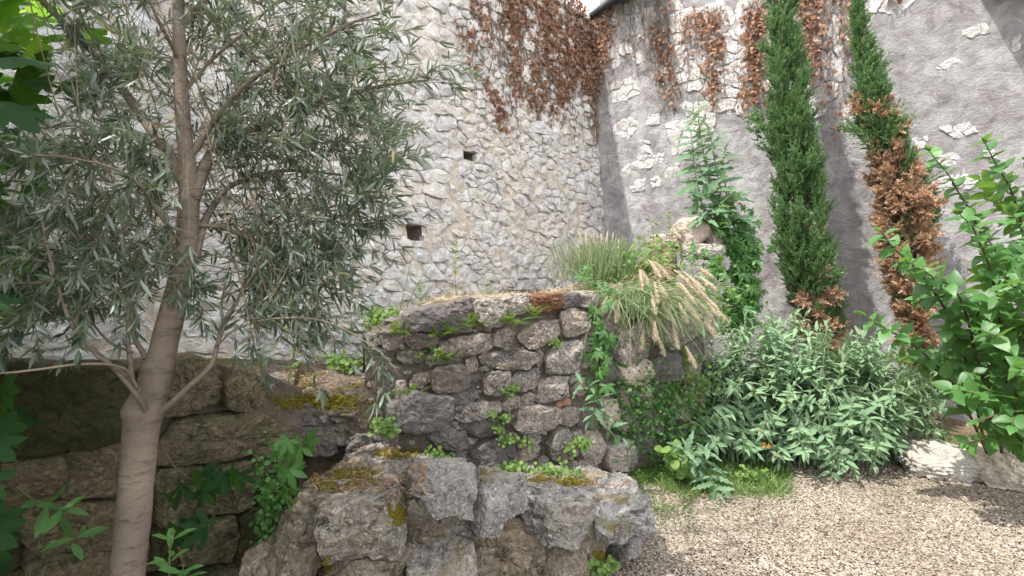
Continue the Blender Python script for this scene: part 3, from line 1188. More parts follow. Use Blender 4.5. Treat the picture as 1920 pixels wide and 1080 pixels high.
# unseen roof slab added along the sun ray to shade the wall's upper right
ea, eb = RW.pt(*RW.sz(1838, 0)), RW.pt(*RW.sz(1925, 150))
ea, eb = ea + TO_SUN * 1.25 + (ea - eb) * .6, eb + TO_SUN * 1.25 + (eb - ea) * .5
ex_ = np.array([1.6, -1.0, .1])
V = np.array([ea, eb, eb + ex_, ea + ex_])
V = np.vstack([V, V + [0, 0, .08]])
obj("shadow_slab", V, np.array([(0, 1, 2, 3), (7, 6, 5, 4), (0, 4, 5, 1), (1, 5, 6, 2), (2, 6, 7, 3), (3, 7, 4, 0)]), M_SLATE, rw, ea)

# ------------------------------------------------------------------ masonry in front
def px_wall(pts):
    """front faces of masonry that stands on a polyline (px, D)"""
    p = np.array([((x - 960) / F_PX * D, D) for x, D in pts])
    return p


class FaceLine:
    """vertical face through two photo columns at given distances"""
    def __init__(s, x0, D0, x1, D1):
        a = np.array([(x0 - 960) / F_PX * D0, D0, 0.0])
        b = np.array([(x1 - 960) / F_PX * D1, D1, 0.0])
        s.w = Wall(a, (b - a)[:2], 0.0)

    def poly(s, pts):
        return np.array([s.w.sz(x, y) for x, y in pts])


def build_masonry(root, face, polys, h, seed, name="stone", nb=34, gap=1.10, back=.12, rough=1.0):
    for k, (pl, m, dh) in enumerate(polys):
        q = face.poly(pl)
        c = q.mean(0)
        q = c + (q - c) * gap
        sz = math.sqrt(abs(area(q)))
        V, F = stone(q, min(h, .02 + .28 * sz) * rnd.uniform(.75, 1.1), seed + k, nb=nb, back=back, rough=rough, tilt=.25, ncut=5, corner=.055)
        V[:, 2] += dh
        w = face.w
        W = w.pt(V[:, 0], V[:, 1], V[:, 2])
        if np.cross(W[F[-1, 1]] - W[F[-1, 0]], W[F[-1, 2]] - W[F[-1, 0]]) @ w.n < 0:
            F = F[:, ::-1]
        # one finer level of relief
        W = subdivide_rough(W, F, w, seed + k, 0.006 * rough)
        obj(name, W[0], W[1], m, root, W[0].mean(0), sharp=38)


def subdivide_rough(V, F, w, seed, amp, times=2):
    for t in range(times):
        e = np.sort(np.concatenate([F[:, [0, 1]], F[:, [1, 2]], F[:, [2, 0]]]), axis=1)
        u, inv = np.unique(e, axis=0, return_inverse=True)
        inv = inv.reshape(-1)
        mid = (V[u[:, 0]] + V[u[:, 1]]) / 2
        n = len(F)
        a, b, c = inv[:n] + len(V), inv[n:2 * n] + len(V), inv[2 * n:] + len(V)
        V = np.vstack([V, mid])
        F = np.concatenate([np.stack([F[:, 0], a, c], 1), np.stack([a, F[:, 1], b], 1), np.stack([c, b, F[:, 2]], 1), np.stack([a, b, c], 1)])
    q = V * 1.0
    r = 1 - np.abs(fbm(q * 22, seed + 40, 3)) * 3
    d = amp * (1.2 * fbm(q * 30, seed, 3) + 0.9 * fbm(q * 85, seed + 20, 2)) - amp * 1.3 * np.maximum(r, 0) * (fbm(q * 9, seed + 3, 2) > -.05)
    return V + d[:, None] * w.n, F


def G(*p):       # pixel coordinates read off an enlarged view of the middle wall
    return [(680 + x * .324, 530 + y * .324) for x, y in p]


def C5(*p):      # the same for the lower left view
    return [(x / 2.077, 560 + y / 2.077) for x, y in p]


def C3(*p):      # the same for the right end of the middle wall
    return [(1060 + x / 3.376, 640 + y / 3.376) for x, y in p]


GA = FaceLine(690, 3.12, 1110, 3.6)
gw = thing("garden_wall", "ruined dry garden wall of grey brown stones with flat capstones and ferns in the joints", "stone wall", (-.1, 3.45, 0))
A, B = M_GARDEN, M_GARDEN_DARK
GP = [
    (G((255, 190), (290, 160), (420, 130), (520, 150), (600, 200), (608, 262), (560, 275), (400, 275), (270, 278)), B, .04),
    (G((640, 120), (690, 85), (770, 90), (800, 140), (795, 210), (760, 250), (690, 250), (645, 200)), A, .05),
    (G((470, 130), (560, 95), (640, 88), (650, 150), (600, 190), (520, 150)), B, .0),
    (G((800, 105), (830, 78), (950, 65), (962, 150), (890, 178), (815, 170)), A, .04),
    (G((958, 92), (1020, 62), (1120, 65), (1135, 140), (1060, 160), (962, 162)), M_CAPRED, .05),
    (G((1138, 60), (1235, 58), (1242, 132), (1137, 146)), B, .03),
    (G((1245, 55), (1335, 50), (1345, 135), (1248, 138)), A, .01),
    (G((262, 285), (420, 288), (432, 340), (380, 365), (290, 376), (262, 350)), B, .02),
    (G((440, 380), (470, 330), (560, 300), (720, 288), (736, 330), (725, 375), (560, 420), (500, 408)), A, .02),
    (G((750, 280), (830, 262), (862, 290), (858, 355), (790, 370), (745, 350)), A, .01),
    (G((890, 310), (940, 260), (1010, 225), (1115, 213), (1122, 300), (1050, 340), (980, 370), (930, 362)), A, .02),
    (G((865, 200), (900, 190), (897, 238), (862, 242)), A, .0),
    (G((1130, 170), (1200, 145), (1290, 168), (1312, 260), (1230, 302), (1140, 302)), A, .015),
    (G((200, 400), (330, 385), (360, 430), (330, 457), (240, 467), (200, 442)), B, .01),
    (G((365, 420), (410, 380), (416, 430), (385, 487), (360, 462)), A, .0),
    (G((420, 398), (495, 410), (525, 432), (420, 442)), A, .0),
    (G((660, 430), (690, 395), (722, 388), (702, 440), (670, 442)), A, .005),
    (G((680, 455), (730, 400), (860, 383), (985, 398), (992, 450), (930, 490), (800, 487), (730, 472)), A, .025),
    (G((992, 378), (1030, 400), (1042, 440), (1010, 487), (988, 462)), A, .01),
    (G((1050, 430), (1110, 350), (1225, 328), (1242, 420), (1227, 512), (1130, 522), (1045, 512)), A, .02),
    (G((1245, 400), (1322, 420), (1332, 480), (1247, 492)), A, .0),
    (G((590, 440), (640, 418), (657, 450), (652, 500), (620, 517), (593, 492)), A, .01),
    (G((655, 500), (690, 475), (747, 470), (742, 502), (680, 512)), A, .0),
    (G((386, 560), (395, 510), (430, 473), (560, 468), (602, 520), (597, 597), (500, 612), (430, 632), (393, 602)), B, .04),
    (G((265, 580), (290, 530), (385, 500), (377, 560), (330, 612), (270, 602)), A, .01),
    (G((600, 560), (610, 520), (660, 530), (680, 562), (620, 577)), B, .0),
    (G((690, 560), (720, 500), (830, 508), (834, 590), (760, 647), (690, 627)), A, .02),
    (G((850, 560), (880, 520), (1000, 488), (1007, 550), (970, 602), (890, 622), (853, 602)), A, .015),
    (G((503, 640), (540, 620), (640, 610), (667, 660), (600, 692), (510, 702)), B, .015),
    (G((990, 640), (1010, 570), (1080, 538), (1162, 543), (1167, 652), (1070, 682), (998, 677)), A, .02),
    (G((908, 660), (950, 625), (992, 640), (987, 682), (940, 717), (903, 697)), A, .0),
    (G((790, 690), (850, 640), (900, 660), (907, 712), (830, 737), (793, 722)), A, .0),
    (G((510, 760), (560, 705), (680, 678), (780, 680), (787, 722), (700, 762), (560, 792)), A, .02),
    (G((1110, 687), (1180, 655), (1197, 690), (1110, 720)), M_BRICK, .01),
    (G((868, 760), (900, 720), (1000, 698), (1102, 713), (1107, 782), (1050, 832), (930, 862), (868, 832)), A, .035),
    (G((1110, 740), (1170, 710), (1242, 720), (1232, 792), (1170, 822), (1110, 802)), A, .01),
    (G((150, 700), (300, 620), (450, 640), (502, 660), (502, 760), (490, 812), (370, 842), (280, 852), (140, 812)), B, .03),
    (G((560, 810), (700, 778), (762, 788), (772, 862), (690, 882), (610, 862)), B, .01),
    (G((368, 870), (420, 830), (500, 828), (582, 870), (592, 932), (540, 952), (420, 932)), B, .03),
    (G((590, 893), (662, 893), (632, 932), (590, 932)), A, .0),
    (G((598, 1010), (680, 920), (760, 888), (857, 883), (862, 992), (770, 1062), (620, 1052)), B, .035),
    (G((1058, 930), (1090, 838), (1172, 838), (1192, 902), (1192, 1012), (1130, 1042), (1068, 1002)), A, .03),
    (G((868, 990), (940, 940), (1002, 928), (1007, 987), (940, 1022), (878, 1032)), A, .01),
    (G((943, 870), (1022, 868), (1032, 912), (990, 937), (948, 917)), A, .0),
    (G((1018, 850), (1057, 848), (1057, 872), (1018, 870)), M_EXPOSED, .01),
    (G((1235, 760), (1290, 718), (1322, 780), (1292, 852), (1238, 832)), B, .0),
    (G((1240, 560), (1300, 528), (1332, 580), (1252, 652), (1198, 622)), A, .0),
    (G((1180, 545), (1238, 500), (1247, 550), (1200, 580)), A, .0),
    (G((1200, 860), (1250, 848), (1272, 922), (1232, 1002), (1203, 962)), A, .0),
    (G((100, 290), (200, 268), (252, 330), (252, 382), (120, 384)), B, -.02),
    (G((80, 392), (192, 392), (192, 452), (60, 452)), B, -.02),
    (G((120, 462), (250, 470), (285, 530), (262, 600), (140, 590)), B, -.03),
    (G((500, 950), (590, 960), (602, 1052), (520, 1062), (488, 1002)), B, .01),
    (G((510, 798), (552, 798), (547, 832), (513, 827)), A, .0),
    (G((800, 763), (862, 758), (858, 802), (808, 802)), A, .0),
    (G((1010, 1010), (1060, 1005), (1120, 1050), (1060, 1100), (1000, 1080)), A, .0),
    (G((1130, 1050), (1200, 1020), (1290, 1020), (1300, 1110), (1150, 1120)), A, .0),
    (G((600, 1060), (770, 1066), (860, 1000), (870, 1040), (1000, 1030), (990, 1120), (620, 1130)), A, .0),
    (G((1255, 1010), (1330, 930), (1350, 1100), (1300, 1110)), A, .0),
    (G((1260, 860), (1330, 800), (1345, 915), (1285, 920)), B, .0),
    (G((1265, 300), (1320, 270), (1335, 400), (1250, 395)), A, -.01),
]
build_masonry(gw, GA, GP, .085, 2000)
GB = FaceLine(1110, 3.62, 1312, 4.1)
GP2 = [
    (C3((300, 60), (330, 0), (500, -20), (510, 90), (400, 122), (320, 140)), A, .03),
    (C3((320, 155), (400, 130), (490, 110), (522, 220), (440, 262), (330, 252)), M_PINK, .03),
    (C3((450, 285), (520, 270), (525, 402), (465, 412)), M_PINK, .01),
    (C3((205, 370), (290, 358), (302, 500), (230, 542)), M_PINK, .02),
    (C3((640, 355), (722, 340), (742, 480), (640, 472)), A, .02),
    (C3((720, 160), (830, 130), (810, 242), (720, 262)), A, .02),
    (C3((530, 120), (620, 60), (700, 80), (700, 220), (540, 260)), B, .01),
    (C3((190, 100), (300, 80), (315, 250), (200, 260)), B, .0),
    (C3((330, 270), (440, 280), (450, 400), (320, 400)), A, .0),
    (C3((540, 280), (630, 270), (630, 420), (540, 420)), B, .0),
    (C3((310, 420), (440, 415), (450, 560), (310, 560)), A, .0),
    (C3((460, 425), (620, 430), (620, 560), (460, 560)), B, .0),
    (C3((240, 660), (350, 600), (420, 680), (400, 790), (240, 790)), A, .03),
    (C3((430, 580), (620, 580), (620, 760), (430, 780)), B, .0),
    (C3((640, 490), (830, 500), (830, 740), (640, 740)), B, .0),
    (C3((300, -40), (420, -130), (560, -150), (520, -40), (330, -10)), A, .03),
    (C3((570, -150), (760, -200), (830, -60), (720, 20), (540, 20)), A, .01),
    (C3((180, -200), (300, -230), (400, -150), (290, -30), (190, -40)), A, .0),
    (C3((740, 30), (850, -30), (850, 110), (720, 130)), B, .0),
    (C3((745, 270), (850, 240), (850, 480), (750, 480)), A, .0),
    (C3((60, 560), (190, 560), (230, 640), (200, 760), (70, 760)), A, .0),
]
build_masonry(gw, GB, GP2, .09, 2200)


def joint_core(root, face, x0, x1, ztop, o=-.002, th=.32, z0=-.1, name="joint_fill", seed=0, mat=None):
    """earthy core behind the stones: front, top and back as one solid"""
    w = face.w
    s0, s1 = w.sz(x0, 700)[0], w.sz(x1, 700)[0]
    n, k = int(abs(s1 - s0) / .025) + 2, 56
    S = np.linspace(s0, s1, n)
    zt = np.array([ztop(960 + F_PX * w.pt(s, 0)[0] / w.pt(s, 0)[1]) for s in S])
    zt = zt + .02 * fbm(np.c_[S * 8, S * 0, S * 0], seed, 2)
    V = []
    for t in np.linspace(0, 1, k):
        V.append(w.pt(S, z0 + (zt - z0) * t, o + .012 * fbm(np.c_[S * 22, np.full(n, t * 30), S * 0], seed + 3, 3)))
    V.append(w.pt(S, zt + .01, -th / 2))
    V.append(w.pt(S, zt - .01, -th))
    V.append(w.pt(S, np.full(n, z0), -th))
    V = np.stack(V)
    m = len(V)
    i = np.arange(m * n).reshape(m, n)
    Q = np.stack([i[:-1, :-1], i[:-1, 1:], i[1:, 1:], i[1:, :-1]], -1).reshape(-1, 4)
    return obj(name, V.reshape(-1, 3), Q, mat or M_GJOINT, root, WL[root.name])


def z_at(face, pts):
    xs, ys = zip(*pts)

    def f(px):
        y = np.interp(px, xs, ys)
        return face.w.sz(px, y)[1]
    return f


joint_core(gw, GA, 684, 1120, z_at(GA, [(684, 640), (760, 598), (800, 578), (900, 566), (1000, 560), (1120, 558)]), seed=3, o=.010)
joint_core(gw, GB, 1106, 1318, z_at(GB, [(1100, 565), (1200, 575), (1318, 600)]), seed=5, o=.008)

# small packing stones in the joints
pk = MB()
for face, (x0, x1) in ((GA, (690, 1108)), (GB, (1112, 1300))):
    for k in range(150 if face is GA else 60):
        x, y = rnd.uniform(x0, x1), rnd.uniform(600, 880)
        s, z = face.w.sz(x, y)
        r = rnd.uniform(.012, .03)
        a = np.linspace(0, 6.28, 6, endpoint=False) + rnd.random()
        V, F = stone(np.c_[s + r * 1.3 * np.cos(a), z + r * .8 * np.sin(a)], .016, 3000 + k, nb=10, back=.03, ncut=2)
        W = face.w.pt(V[:, 0], V[:, 1], V[:, 2] + .010)
        if np.cross(W[F[-1, 1]] - W[F[-1, 0]], W[F[-1, 2]] - W[F[-1, 0]]) @ face.w.n < 0:
            F = F[:, ::-1]
        pk.add(W, F)
pk.build("packing_stones", M_GARDEN, gw, WL[gw.name], 'stuff', flat=True)
# flat tops of the capstones behind the front face
for k, (x0, x1, y, D) in enumerate(((765, 880, 588, 3.38), (872, 1000, 566, 3.5), (985, 1110, 556, 3.66))):
    a, b = P(x0, y, D), P(x1, y, D + .05)
    V, F = rock((a + b) / 2 + [0, .02, -.075], (abs(b[0] - a[0]) / 2, .15, .06), 40 + k, 26, rot=.25, roundness=.15, amp=.7)
    obj("capstone", V, F, M_GARDEN_DARK, gw, V.mean(0), sharp=40)

# broken ends of the wall
for k, (x0, x1, y0, y1, D, dep, m) in enumerate(((688, 748, 652, 712, 3.16, .34, M_GARDEN_DARK), (694, 740, 618, 662, 3.3, .3, M_GJOINT), (684, 742, 700, 775, 3.14, .36, M_GARDEN_DARK),
                                                 (716, 772, 600, 640, 3.3, .3, M_GARDEN_DARK), (1288, 1322, 600, 690, 4.12, .3, M_GARDEN), (1290, 1326, 690, 800, 4.12, .3, M_GARDEN_DARK), (1286, 1320, 790, 880, 4.08, .3, M_GARDEN))):
    V, F = rock_px(x0, x1, y0, y1, D, dep, 220 + k, n=30, rot=.3, roundness=.2, amp=.9)
    obj("stone", V, F, m, gw, V.mean(0), sharp=40)

# mossy ledge left of the garden wall
ld = thing("stone_ledge", "low mossy stone ledge strewn with dry twigs between the block wall and garden wall", "stone ledge", (-1.0, 3.1, 0))
for k, (x0, x1, y0, y1, D, dep, m) in enumerate((
        (545, 742, 728, 838, 3.02, .95, M_LEDGE), (492, 560, 722, 772, 2.93, .9, M_LEDGE), (488, 550, 765, 830, 2.92, .6, M_GARDEN_DARK),
        (545, 640, 800, 860, 2.98, .5, M_GARDEN_DARK), (640, 745, 815, 885, 3.0, .5, M_GARDEN_DARK), (735, 760, 715, 760, 3.1, .3, M_GARDEN))):
    V, F = rock_px(x0, x1, y0, y1, D, dep, 60 + k, n=44, rot=.35, roundness=.12, amp=.8, cutlo=.86)
    obj("stone", V, F, m, ld, V.mean(0), sharp=40)

# block retaining wall on the left
RB = FaceLine(0, 2.02, 560, 2.88)
bw = thing("block_wall", "dark mossy retaining wall of large squared blocks behind the olive trunk", "stone wall", (-1.8, 2.4, 0))
BA, BM = M_BLOCK, M_BLOCKM
BP = [
    (C5((-60, 290), (250, 275), (490, 268), (517, 400), (470, 545), (230, 577), (-60, 610)), BM, .03),
    (C5((640, 250), (790, 238), (852, 330), (852, 415), (690, 452), (600, 440)), BA, .02),
    (C5((862, 330), (890, 268), (1000, 268), (1007, 380), (940, 432), (863, 424)), BA, .04),
    (C5((600, 560), (680, 472), (960, 430), (1137, 522), (1000, 588), (700, 642), (605, 632)), BA, .03),
    (C5((228, 600), (460, 558), (590, 560), (590, 740), (240, 765), (223, 692)), BA, -.005),
    (C5((-60, 650), (240, 590), (257, 680), (200, 772), (60, 812), (-60, 830)), BA, .03),
    (C5((600, 668), (800, 640), (832, 760), (760, 862), (598, 872)), BA, .01),
    (C5((780, 742), (840, 640), (965, 620), (982, 790), (860, 832), (780, 832)), BA, .02),
    (C5((690, 882), (890, 830), (917, 932), (880, 1012), (698, 1032)), BA, .03),
    (C5((80, 832), (240, 780), (440, 790), (560, 780), (560, 960), (430, 962), (180, 1002), (88, 932)), BA, .02),
    (C5((100, 1042), (250, 970), (430, 975), (460, 1080), (300, 1160), (100, 1150)), BA, .04),
    (C5((980, 600), (1132, 540), (1150, 640), (990, 690)), BA, .0),
    (C5((585, 890), (680, 888), (690, 1042), (585, 1042)), BM, .0),
    (C5((-60, 845), (70, 825), (80, 940), (90, 1030), (-60, 1060)), BM, .0),
    (C5((-60, 1070), (90, 1045), (95, 1160), (-60, 1180)), BM, .0),
    (C5((920, 850), (1000, 800), (1130, 800), (1130, 1100), (900, 1100)), BM, -.01),
    (C5((470, 1090), (690, 1050), (880, 1030), (880, 1180), (470, 1180)), BM, .0),
    (C5((520, 290), (640, 260), (600, 430), (520, 400)), BM, .0),
    (C5((480, 550), (515, 420), (600, 450), (590, 550)), BM, .0),
    (C5((985, 700), (1150, 650), (1150, 790), (990, 790)), BM, .0),
]
build_masonry(bw, RB, BP, .07, 2500, "block", nb=40, gap=1.06, back=.2, rough=1.15)
joint_core(bw, RB, -40, 570, z_at(RB, [(-40, 692), (300, 690), (500, 700), (570, 730)]), th=.4, seed=9, o=-.02)
# the wall goes on out of the picture
V, F = rock((-2.55, 1.35, .45), (.5, .3, .55), 77, 30, rot=.85, roundness=.12)
obj("block", V, F, M_BLOCKM, bw, V.mean(0), sharp=40)

# ruin of big rough stones in the foreground
rn = thing("ruined_wall_stub", "low stub of big rough lichened rocks with moss and twigs on top beside the gravel", "ruined wall", (-.2, 2.4, 0))
RK = [
    # x0, x1, y0, y1, D, depth, material, rot, tilt
    (556, 800, 955, 1040, 2.16, .85, M_RUIN, .22, (.0, .0)),
    (592, 752, 946, 1062, 1.97, .34, M_RUIN, .05, (.12, -.12)),
    (748, 900, 890, 985, 2.06, .32, M_RUIN, .45, (-.12, .16)),
    (870, 1000, 938, 1020, 2.20, .46, M_RUIN, .22, (-.06, .16)),
    (962, 1095, 950, 1050, 2.28, .5, M_RUIN, .5, (-.05, .16)),
    (1050, 1205, 957, 1030, 2.42, .66, M_RUIN, .40, (.0, .04)),
    (1040, 1112, 985, 1110, 2.46, .45, M_RUINLOW, .2, (.05, .1)),
    (1105, 1200, 985, 1065, 2.52, .45, M_RUIN, .5, (0, -.05)),
    (862, 1000, 990, 1110, 2.32, .45, M_RUINLOW, .1, (.1, .08)),
    (735, 890, 985, 1068, 2.24, .36, M_RUINLOW, .3, (.1, .12)),
    (620, 785, 1042, 1140, 2.02, .42, M_RUINLOW, .0, (0, -.06)),
    (552, 645, 962, 1120, 2.08, .5, M_RUINLOW, .2, (0, .12)),
    (525, 598, 1040, 1150, 2.08, .5, M_RUINLOW, -.1, (0, .1)),
    (755, 890, 1045, 1140, 2.08, .4, M_RUIN, .2, (0, .08)),
    (975, 1085, 1025, 1130, 2.34, .45, M_RUINLOW, .4, (0, .05)),
    (890, 1120, 932, 970, 2.75, .5, M_RUIN, .25, (.03, .03)),
    (640, 850, 905, 960, 2.62, .5, M_RUIN, .2, (0, 0)),
]
for k, (x0, x1, y0, y1, D, dep, m, rot, tl) in enumerate(RK):
    V, F = rock_px(x0, x1, y0, y1, D, dep, 100 + k, n=84 if k < 9 else 60, rot=rot + rnd.uniform(-.15, .15), tilt=(tl[0] + rnd.uniform(-.06, .06), tl[1] + rnd.uniform(-.08, .08)), roundness=.16, amp=.58, ncut=15, cutlo=.64)
    q = np.stack([fbm(V * 3.2 + j * 7.7, 91 + j, 3) for j in range(3)], 1)
    V = V + q * [.10, .08, .06]
    q = np.stack([fbm(V * 10 + j * 3.7, 95 + j, 2) for j in range(3)], 1)
    V = V + q * .016
    obj("stone", V, F, m, rn, V.mean(0), sharp=42)
V, F = rock((-.20, 2.70, .08), (.80, .42, .27), 140, 70, rot=.30, roundness=.2, amp=.6)
obj("rubble_core", V, F, M_RUINLOW, rn, V.mean(0), sharp=42)

# edging boulders on the right
for k, (x0, x1, y0, y1, D, dep, lab) in enumerate((
        (1690, 1832, 850, 908, 3.62, .42, "long pale edging boulder between the grey green bush and the gravel"),
        (1822, 1990, 858, 934, 3.42, .42, "pale rough edging boulder under the broad leaved shrub at the right edge"))):
    V, F = rock_px(x0, x1, y0, y1, D, dep, 160 + k, n=50, rot=-.2, roundness=.4, amp=.8)
    o = obj("edging_boulder", V, F, M_EDGE, None, V.mean(0) * [1, 1, 0], sharp=42)
    tag(o, lab, "boulder", "edging stones along the gravel")

# loose stones on the mound
for k, (x0, x1, y0, y1, D, m, lab) in enumerate((
        (1266, 1322, 404, 462, 4.62, M_PINK, "squarish pinkish grey stone standing on the mound beside the tall weed"),
        (1280, 1350, 456, 486, 4.5, M_EDGE, "flat pale slab lying on the mound under the pinkish stone"),
        (1222, 1268, 436, 470, 4.75, M_PINK, "small pinkish stone half hidden by weeds on the mound"),
        (1318, 1352, 430, 486, 4.62, M_GARDEN, "dark grey upright stone against the creeper on the mound"),
        (1262, 1300, 520, 545, 4.25, M_GARDEN, "small dark stone among the drooping seed heads"))):
    V, F = rock_px(x0, x1, y0, y1, D, .26, 180 + k, n=30, rot=.3, roundness=.2, amp=.8)
    tag(obj("loose_stone", V, F, m, None, [*V.mean(0)[:2], V[:, 2].min()], sharp=40), lab, "stone", "loose stones on the mound")

# ------------------------------------------------------------------ olive tree
def pxp(*pts):
    return np.array([P(x, y, D) for x, y, D in pts])


ol = thing("olive_tree", "young olive tree with smooth pale brown trunk and narrow grey green leaves", "tree", P(225, 1357, 1.7))
tr = pxp((224, 1357, 1.7), (236, 1120, 1.7), (252, 950, 1.7), (262, 830, 1.7), (272, 770, 1.7), (296, 690, 1.7), (322, 590, 1.71), (346, 490, 1.72),
         (353, 410, 1.73), (354, 340, 1.74), (346, 260, 1.75), (341, 190, 1.76), (337, 100, 1.77), (334, 0, 1.78), (338, -140, 1.8), (352, -380, 1.83), (372, -640, 1.85))
tw = np.array([84, 74, 72, 74, 80, 62, 54, 50, 47, 41, 36, 33, 30, 27, 23, 15, 6]) / 960 * 1.7 / 2 * .79
n = 150
tp = smooth_path(tr, n)
trad = np.interp(np.linspace(0, len(tw) - 1, n), np.arange(len(tw)), tw)
V, F = tube(tp, trad, 22, 0.07, 3)
for kx, ky, kr, amp in ((248, 772, .034, .022), (286, 790, .014, .010), (246, 860, .010, .006), (290, 905, .012, .006), (256, 960, .010, .005), (318, 640, .010, .006), (340, 520, .010, .006), (300, 772, .035, .012), (372, 355, .03, .012), (262, 690, .03, .006), (300, 560, .02, .006)):   # knots
    kp = P(kx, ky, 1.66)
    e = np.exp(-((V - kp) ** 2).sum(1) / kr ** 2)
    V = V + (kp - tp[np.argmin(((tp - kp) ** 2).sum(1))]) * 0 + unit(V - tp[np.clip(np.arange(len(V)) // 22, 0, n - 1)]) * (amp * e)[:, None]
obj("trunk", V, F, M_OLIVEBARK, ol, WL[ol.name])

SK = [(p, r) for p, r in zip(tp[60:], trad[60:])]       # skeleton points twigs can grow from


def limb(pts, r0, r1, name="branch", k=9, n=34, mat=None):
    p = smooth_path(pxp(*pts), n)
    p = p + 0.006 * np.stack([fbm(np.c_[np.linspace(0, 5, n), np.full((n, 2), j * 3.3 + pts[0][0])], 5 + j, 2) for j in range(3)], 1)
    r = np.linspace(r0, r1, n)
    V, F = tube(p, r, k, 0.08, int(pts[0][0]))
    obj(name, V, F, mat or M_OLIVEBARK, ol, p[0])
    for q, rr in zip(p[4:], r[4:]):
        SK.append((q, rr))


limb([(346, 345, 1.74), (318, 290, 1.8), (272, 225, 1.86), (210, 140, 1.93), (140, 62, 2.0), (80, 0, 2.05), (0, -90, 2.1)], .021, .010)
limb([(362, 372, 1.73), (392, 300, 1.8), (440, 256, 1.88), (520, 226, 1.95), (620, 186, 2.0), (720, 160, 2.02), (800, 150, 2.0)], .022, .004)
limb([(362, 490, 1.72), (392, 400, 1.80), (440, 345, 1.9), (540, 320, 2.0), (660, 330, 2.1)], .015, .004)
limb([(284, 790, 1.71), (312, 762, 1.69), (350, 728, 1.66), (398, 684, 1.64), (408, 640, 1.66), (430, 590, 1.7), (470, 520, 1.75), (540, 420, 1.8)], .011, .003)
limb([(404, 650, 1.65), (440, 618, 1.64), (510, 598, 1.63), (590, 598, 1.62), (660, 625, 1.61), (720, 668, 1.6), (748, 700, 1.6)], .0038, .0016, mat=M_TWIG)
limb([(284, 815, 1.72), (276, 775, 1.67), (258, 742, 1.61), (215, 690, 1.56), (165, 645, 1.54), (135, 610, 1.53), (115, 562, 1.53), (90, 470, 1.55), (70, 380, 1.58)], .0095, .003)
limb([(262, 735, 1.62), (238, 705, 1.58), (185, 668, 1.52), (150, 640, 1.48)], .008, .003)
limb([(255, 728, 1.6), (230, 690, 1.55), (160, 682, 1.45), (70, 692, 1.38), (-20, 702, 1.34)], .005, .0025)
limb([(250, 720, 1.66), (242, 660, 1.66), (238, 600, 1.67), (236, 520, 1.68), (225, 400, 1.7), (200, 300, 1.75)], .008, .003)
limb([(272, 672, 1.69), (250, 622, 1.72), (240, 560, 1.75), (190, 480, 1.8), (130, 410, 1.85)], .009, .003)
limb([(245, 660, 1.66), (205, 640, 1.7), (175, 605, 1.74), (160, 570, 1.78)], .005, .002)
limb([(350, 470, 1.72), (300, 400, 1.6), (240, 330, 1.5), (150, 300, 1.45), (60, 290, 1.42)], .006, .003, mat=M_TWIG)
limb([(340, 180, 1.77), (400, 110, 1.85), (470, 50, 1.92), (540, -20, 1.98), (600, -110, 2.0)], .006, .003, mat=M_TWIG)
limb([(338, 120, 1.77), (300, 40, 1.65), (260, -60, 1.58), (200, -200, 1.5)], .007, .003, mat=M_TWIG)
limb([(336, 60, 1.78), (420, -40, 1.9), (540, -160, 2.0), (640, -300, 2.1)], .012, .004)
limb([(338, -60, 1.79), (260, -180, 1.9), (140, -300, 2.0), (0, -420, 2.1)], .011, .004)
limb([(352, 300, 1.75), (430, 190, 1.8), (530, 110, 1.85), (650, 50, 1.9), (730, 20, 1.92)], .012, .003)
limb([(356, 420, 1.73), (430, 430, 1.82), (520, 470, 1.9), (600, 520, 1.95), (640, 590, 1.97)], .009, .003)
limb([(350, -350, 1.83), (420, -500, 1.7), (520, -640, 1.6)], .01, .004)
limb([(345, -250, 1.82), (250, -420, 1.65), (120, -560, 1.5)], .01, .004)

# regions of the crown: polygon in the picture, number of twigs, distance range
CROWN = [
    ([(430, 110), (640, 60), (740, 150), (730, 290), (680, 390), (560, 440), (440, 330)], 122, 1.68, 2.2),
    ([(400, -20), (690, -30), (770, 70), (640, 110), (430, 100)], 34, 1.7, 2.2),
    ([(580, 320), (720, 300), (760, 330), (690, 470), (580, 470)], 14, 1.8, 2.15),
    ([(420, 420), (640, 430), (640, 560), (560, 600), (440, 570)], 58, 1.7, 2.1),
    ([(720, 150), (842, 130), (835, 175), (740, 210)], 5, 1.95, 2.1),
    ([(0, 250), (310, 250), (320, 520), (220, 580), (60, 580), (0, 540)], 140, 1.45, 2.2),
    ([(110, -20), (320, -20), (320, 260), (200, 260), (110, 120)], 50, 1.6, 2.2),
    ([(0, 520), (110, 520), (130, 680), (0, 680)], 7, 1.4, 1.7),
    ([(340, -20), (430, -20), (430, 90), (360, 110)], 8, 1.7, 2.0),
    ([(380, 180), (440, 180), (440, 330), (385, 330)], 8, 1.7, 1.9),
    ([(200, 480), (390, 470), (390, 540), (210, 560)], 9, 1.5, 1.66),
    ([(-250, -550), (850, -550), (850, -20), (-250, -20)], 130, 1.3, 2.4),
    ([(670, 620), (770, 640), (760, 710), (690, 710)], 3, 1.58, 1.65),
    ([(430, 570), (640, 580), (640, 640), (450, 640)], 9, 1.58, 1.8),
]
LP = [(0, .1), (.15, .62), (.4, 1.0), (.72, .8), (1, 0)]
OT = [leaf(.058, .0100, LP, .30, c, 0) for c in (.02, .12, .25, -.08)]


def clear_of_trunk(p):
    """False where a leaf would stand right in front of the bare stem"""
    px, py = 960 + F_PX * p[0] / p[1], HZ - F_PX * (p[2] - EYE) / p[1]
    c = np.interp(py, [60, 200, 340, 490, 600], [336, 341, 354, 346, 322])
    return not (60 < py < 470 and abs(px - c) < 24 and p[1] < 1.76)


